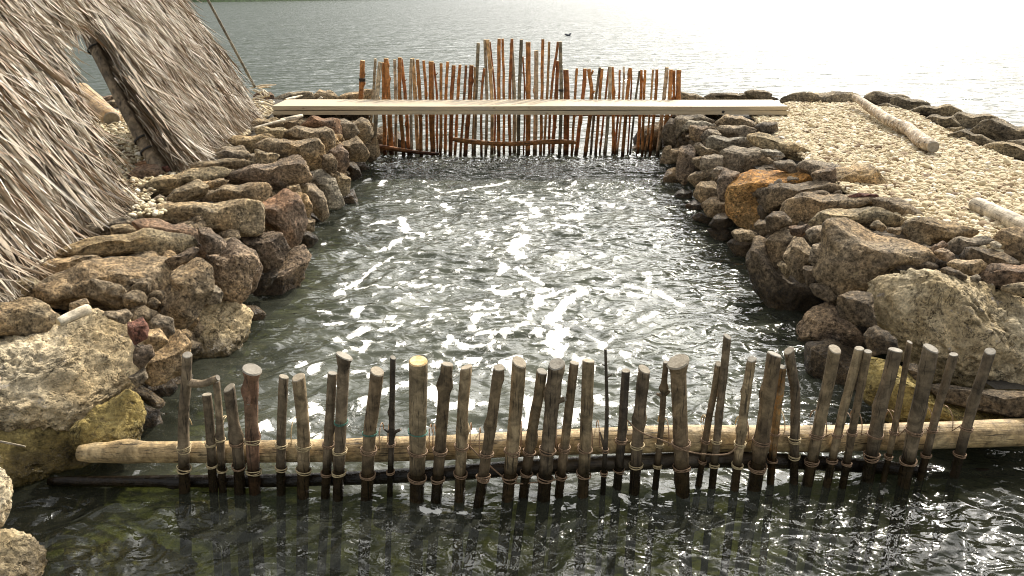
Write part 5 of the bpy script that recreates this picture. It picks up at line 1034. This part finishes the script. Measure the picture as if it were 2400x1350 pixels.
thatch(16000, 8.0, YE, .3, .7, .009, .018, False)
# backing mat with the same opening
def backing():
    ny, nz = 170, 70; Y, Zb = np.meshgrid(np.linspace(YN, YE - .1, ny), np.linspace(ZB - .03, ZT, nz)); q = np.stack([xb(Y.ravel()) - SL * (Zb.ravel() - ZB), Y.ravel(), Zb.ravel()], 1) + np.array([.01, 0, 0])
    q[:, 0] += .02 * fbm(q * 3, 3); i = np.arange(ny * nz).reshape(nz, ny); F = np.stack([i[:-1, :-1], i[:-1, 1:], i[1:, 1:], i[1:, :-1]], -1).reshape(-1, 4)
    ins = in_open(q[:, 1], q[:, 2] - .03); F = F[~ins[F].any(1)]; F2 = F[:, ::-1] + len(q); Q = np.concatenate([q, q - np.array([.035, 0, 0])])
    me = mesh_np("thatch_backing", Q - np.array(hut.location), np.concatenate([F, F2])); link("thatch_backing", me, BACKING, parent=hut)
backing()
def hpole(name, pts, w, wood, n=40, label=None, knots=()):
    path = spline(pts, n); r = np.interp(np.linspace(0, 1, n), np.linspace(0, 1, len(w)), w) / 2; V, F, idx = tube(path, r, 18, .04, 3.3, knots); o = build(name, [(V, F, idx, 0, 1, 1)], [WM[wood], ENDG], path[n // 2], parent=hut)
    if label: o["label"] = label
    return o
ph = plane_hit(252, 95); pb = plane_hit(405, 385); nn_ = np.array([-.14, 0, -.02])
post = hpole("post", [ph + nn_ + (pb - ph) * -.25, (ph + pb) / 2 + nn_, pb + nn_ + (pb - ph) * .06], [.14, .16, .19], 'post', knots=[(.62, 5, .1)])
pA, pB = ph + nn_, pb + nn_
for t_, wr in ((.78, 2), (.87, 2), (.05, 2)): c_ = pA + (pB - pA) * t_; build("lashing", ring(c_, pB - pA, .086 + .012 * t_, .007, wr, int(t_ * 50), .05), [CORDD], c_, parent=hut)
q0, q1 = plane_hit(103, 238), plane_hit(215, 415); nf = np.array([1, .07, SL]); nf /= np.linalg.norm(nf)
hpole("batten", [q0 + nf * .13, (q0 + q1) / 2 + nf * .15, q1 + nf * .13], [.035, .042, .035], 'drift')
# knotted rope pole at the lake side
pa, pz = ony(455, -60, 12.3), ony(598, 205, 12.3)
path = spline([pa, (pa + pz) / 2, pz], 40); V, F, idx = tube(path, .02, 10, .05, 5, [(.42, 1, .5), (.42, 4, .5), (.62, 1, .5), (.86, 2, .6), (.86, 5, .5)]); tag(build("guy_pole", [(V, F, idx, 0, 1, 1)], [WM['olive'], END], path[20]), "thin knotted pole slanting down to the sticks beside the far thatch", "pole")

# ------------------------------------------------------------------ tiny bird on the lake
bp = onz(1330, 84, 0); bw = .2
def bird():
    sv, sf = ICO[3]; V = sv.copy(); V[:, 0] *= 1.0; r = 1 - .35 * np.clip(V[:, 0], 0, 1) - .25 * np.clip(-V[:, 0], 0, 1); V = V * np.array([bw, .09, .07]) ; V[:, 1] *= r; V[:, 2] *= r; V[:, 2] += .05 + .05 * np.clip(-V[:, 0] / bw, 0, 1)
    H = sv * np.array([.06, .045, .045]) + np.array([bw * .86, 0, .13]); Nk = sv * np.array([.05, .04, .08]) + np.array([bw * .74, 0, .07]); Bk = sv * np.array([.05, .012, .012]) + np.array([bw * .86 + .08, 0, .125])
    k = len(sv); me = mesh_np("water_bird", np.concatenate([V, H, Nk, Bk]), np.concatenate([sf, sf + k, sf + 2 * k, sf + 3 * k])); bmx = bmesh.new(); bmx.from_mesh(me)
    bmx.free(); return me
M = MT("bird_feathers"); M.l(M.mix(M.noise(M.coords(), 20, 4), (.02, .025, .04), (.05, .055, .07)), M.p.inputs["Base Color"])
bo = link("water_bird", bird(), M.m, loc=(bp[0], bp[1], 0)); rm = bo.modifiers.new("join", 'REMESH'); rm.mode = 'VOXEL'; rm.voxel_size = .018
tag(bo, "tiny dark bird afloat on the lake beyond the tall stakes", "bird")
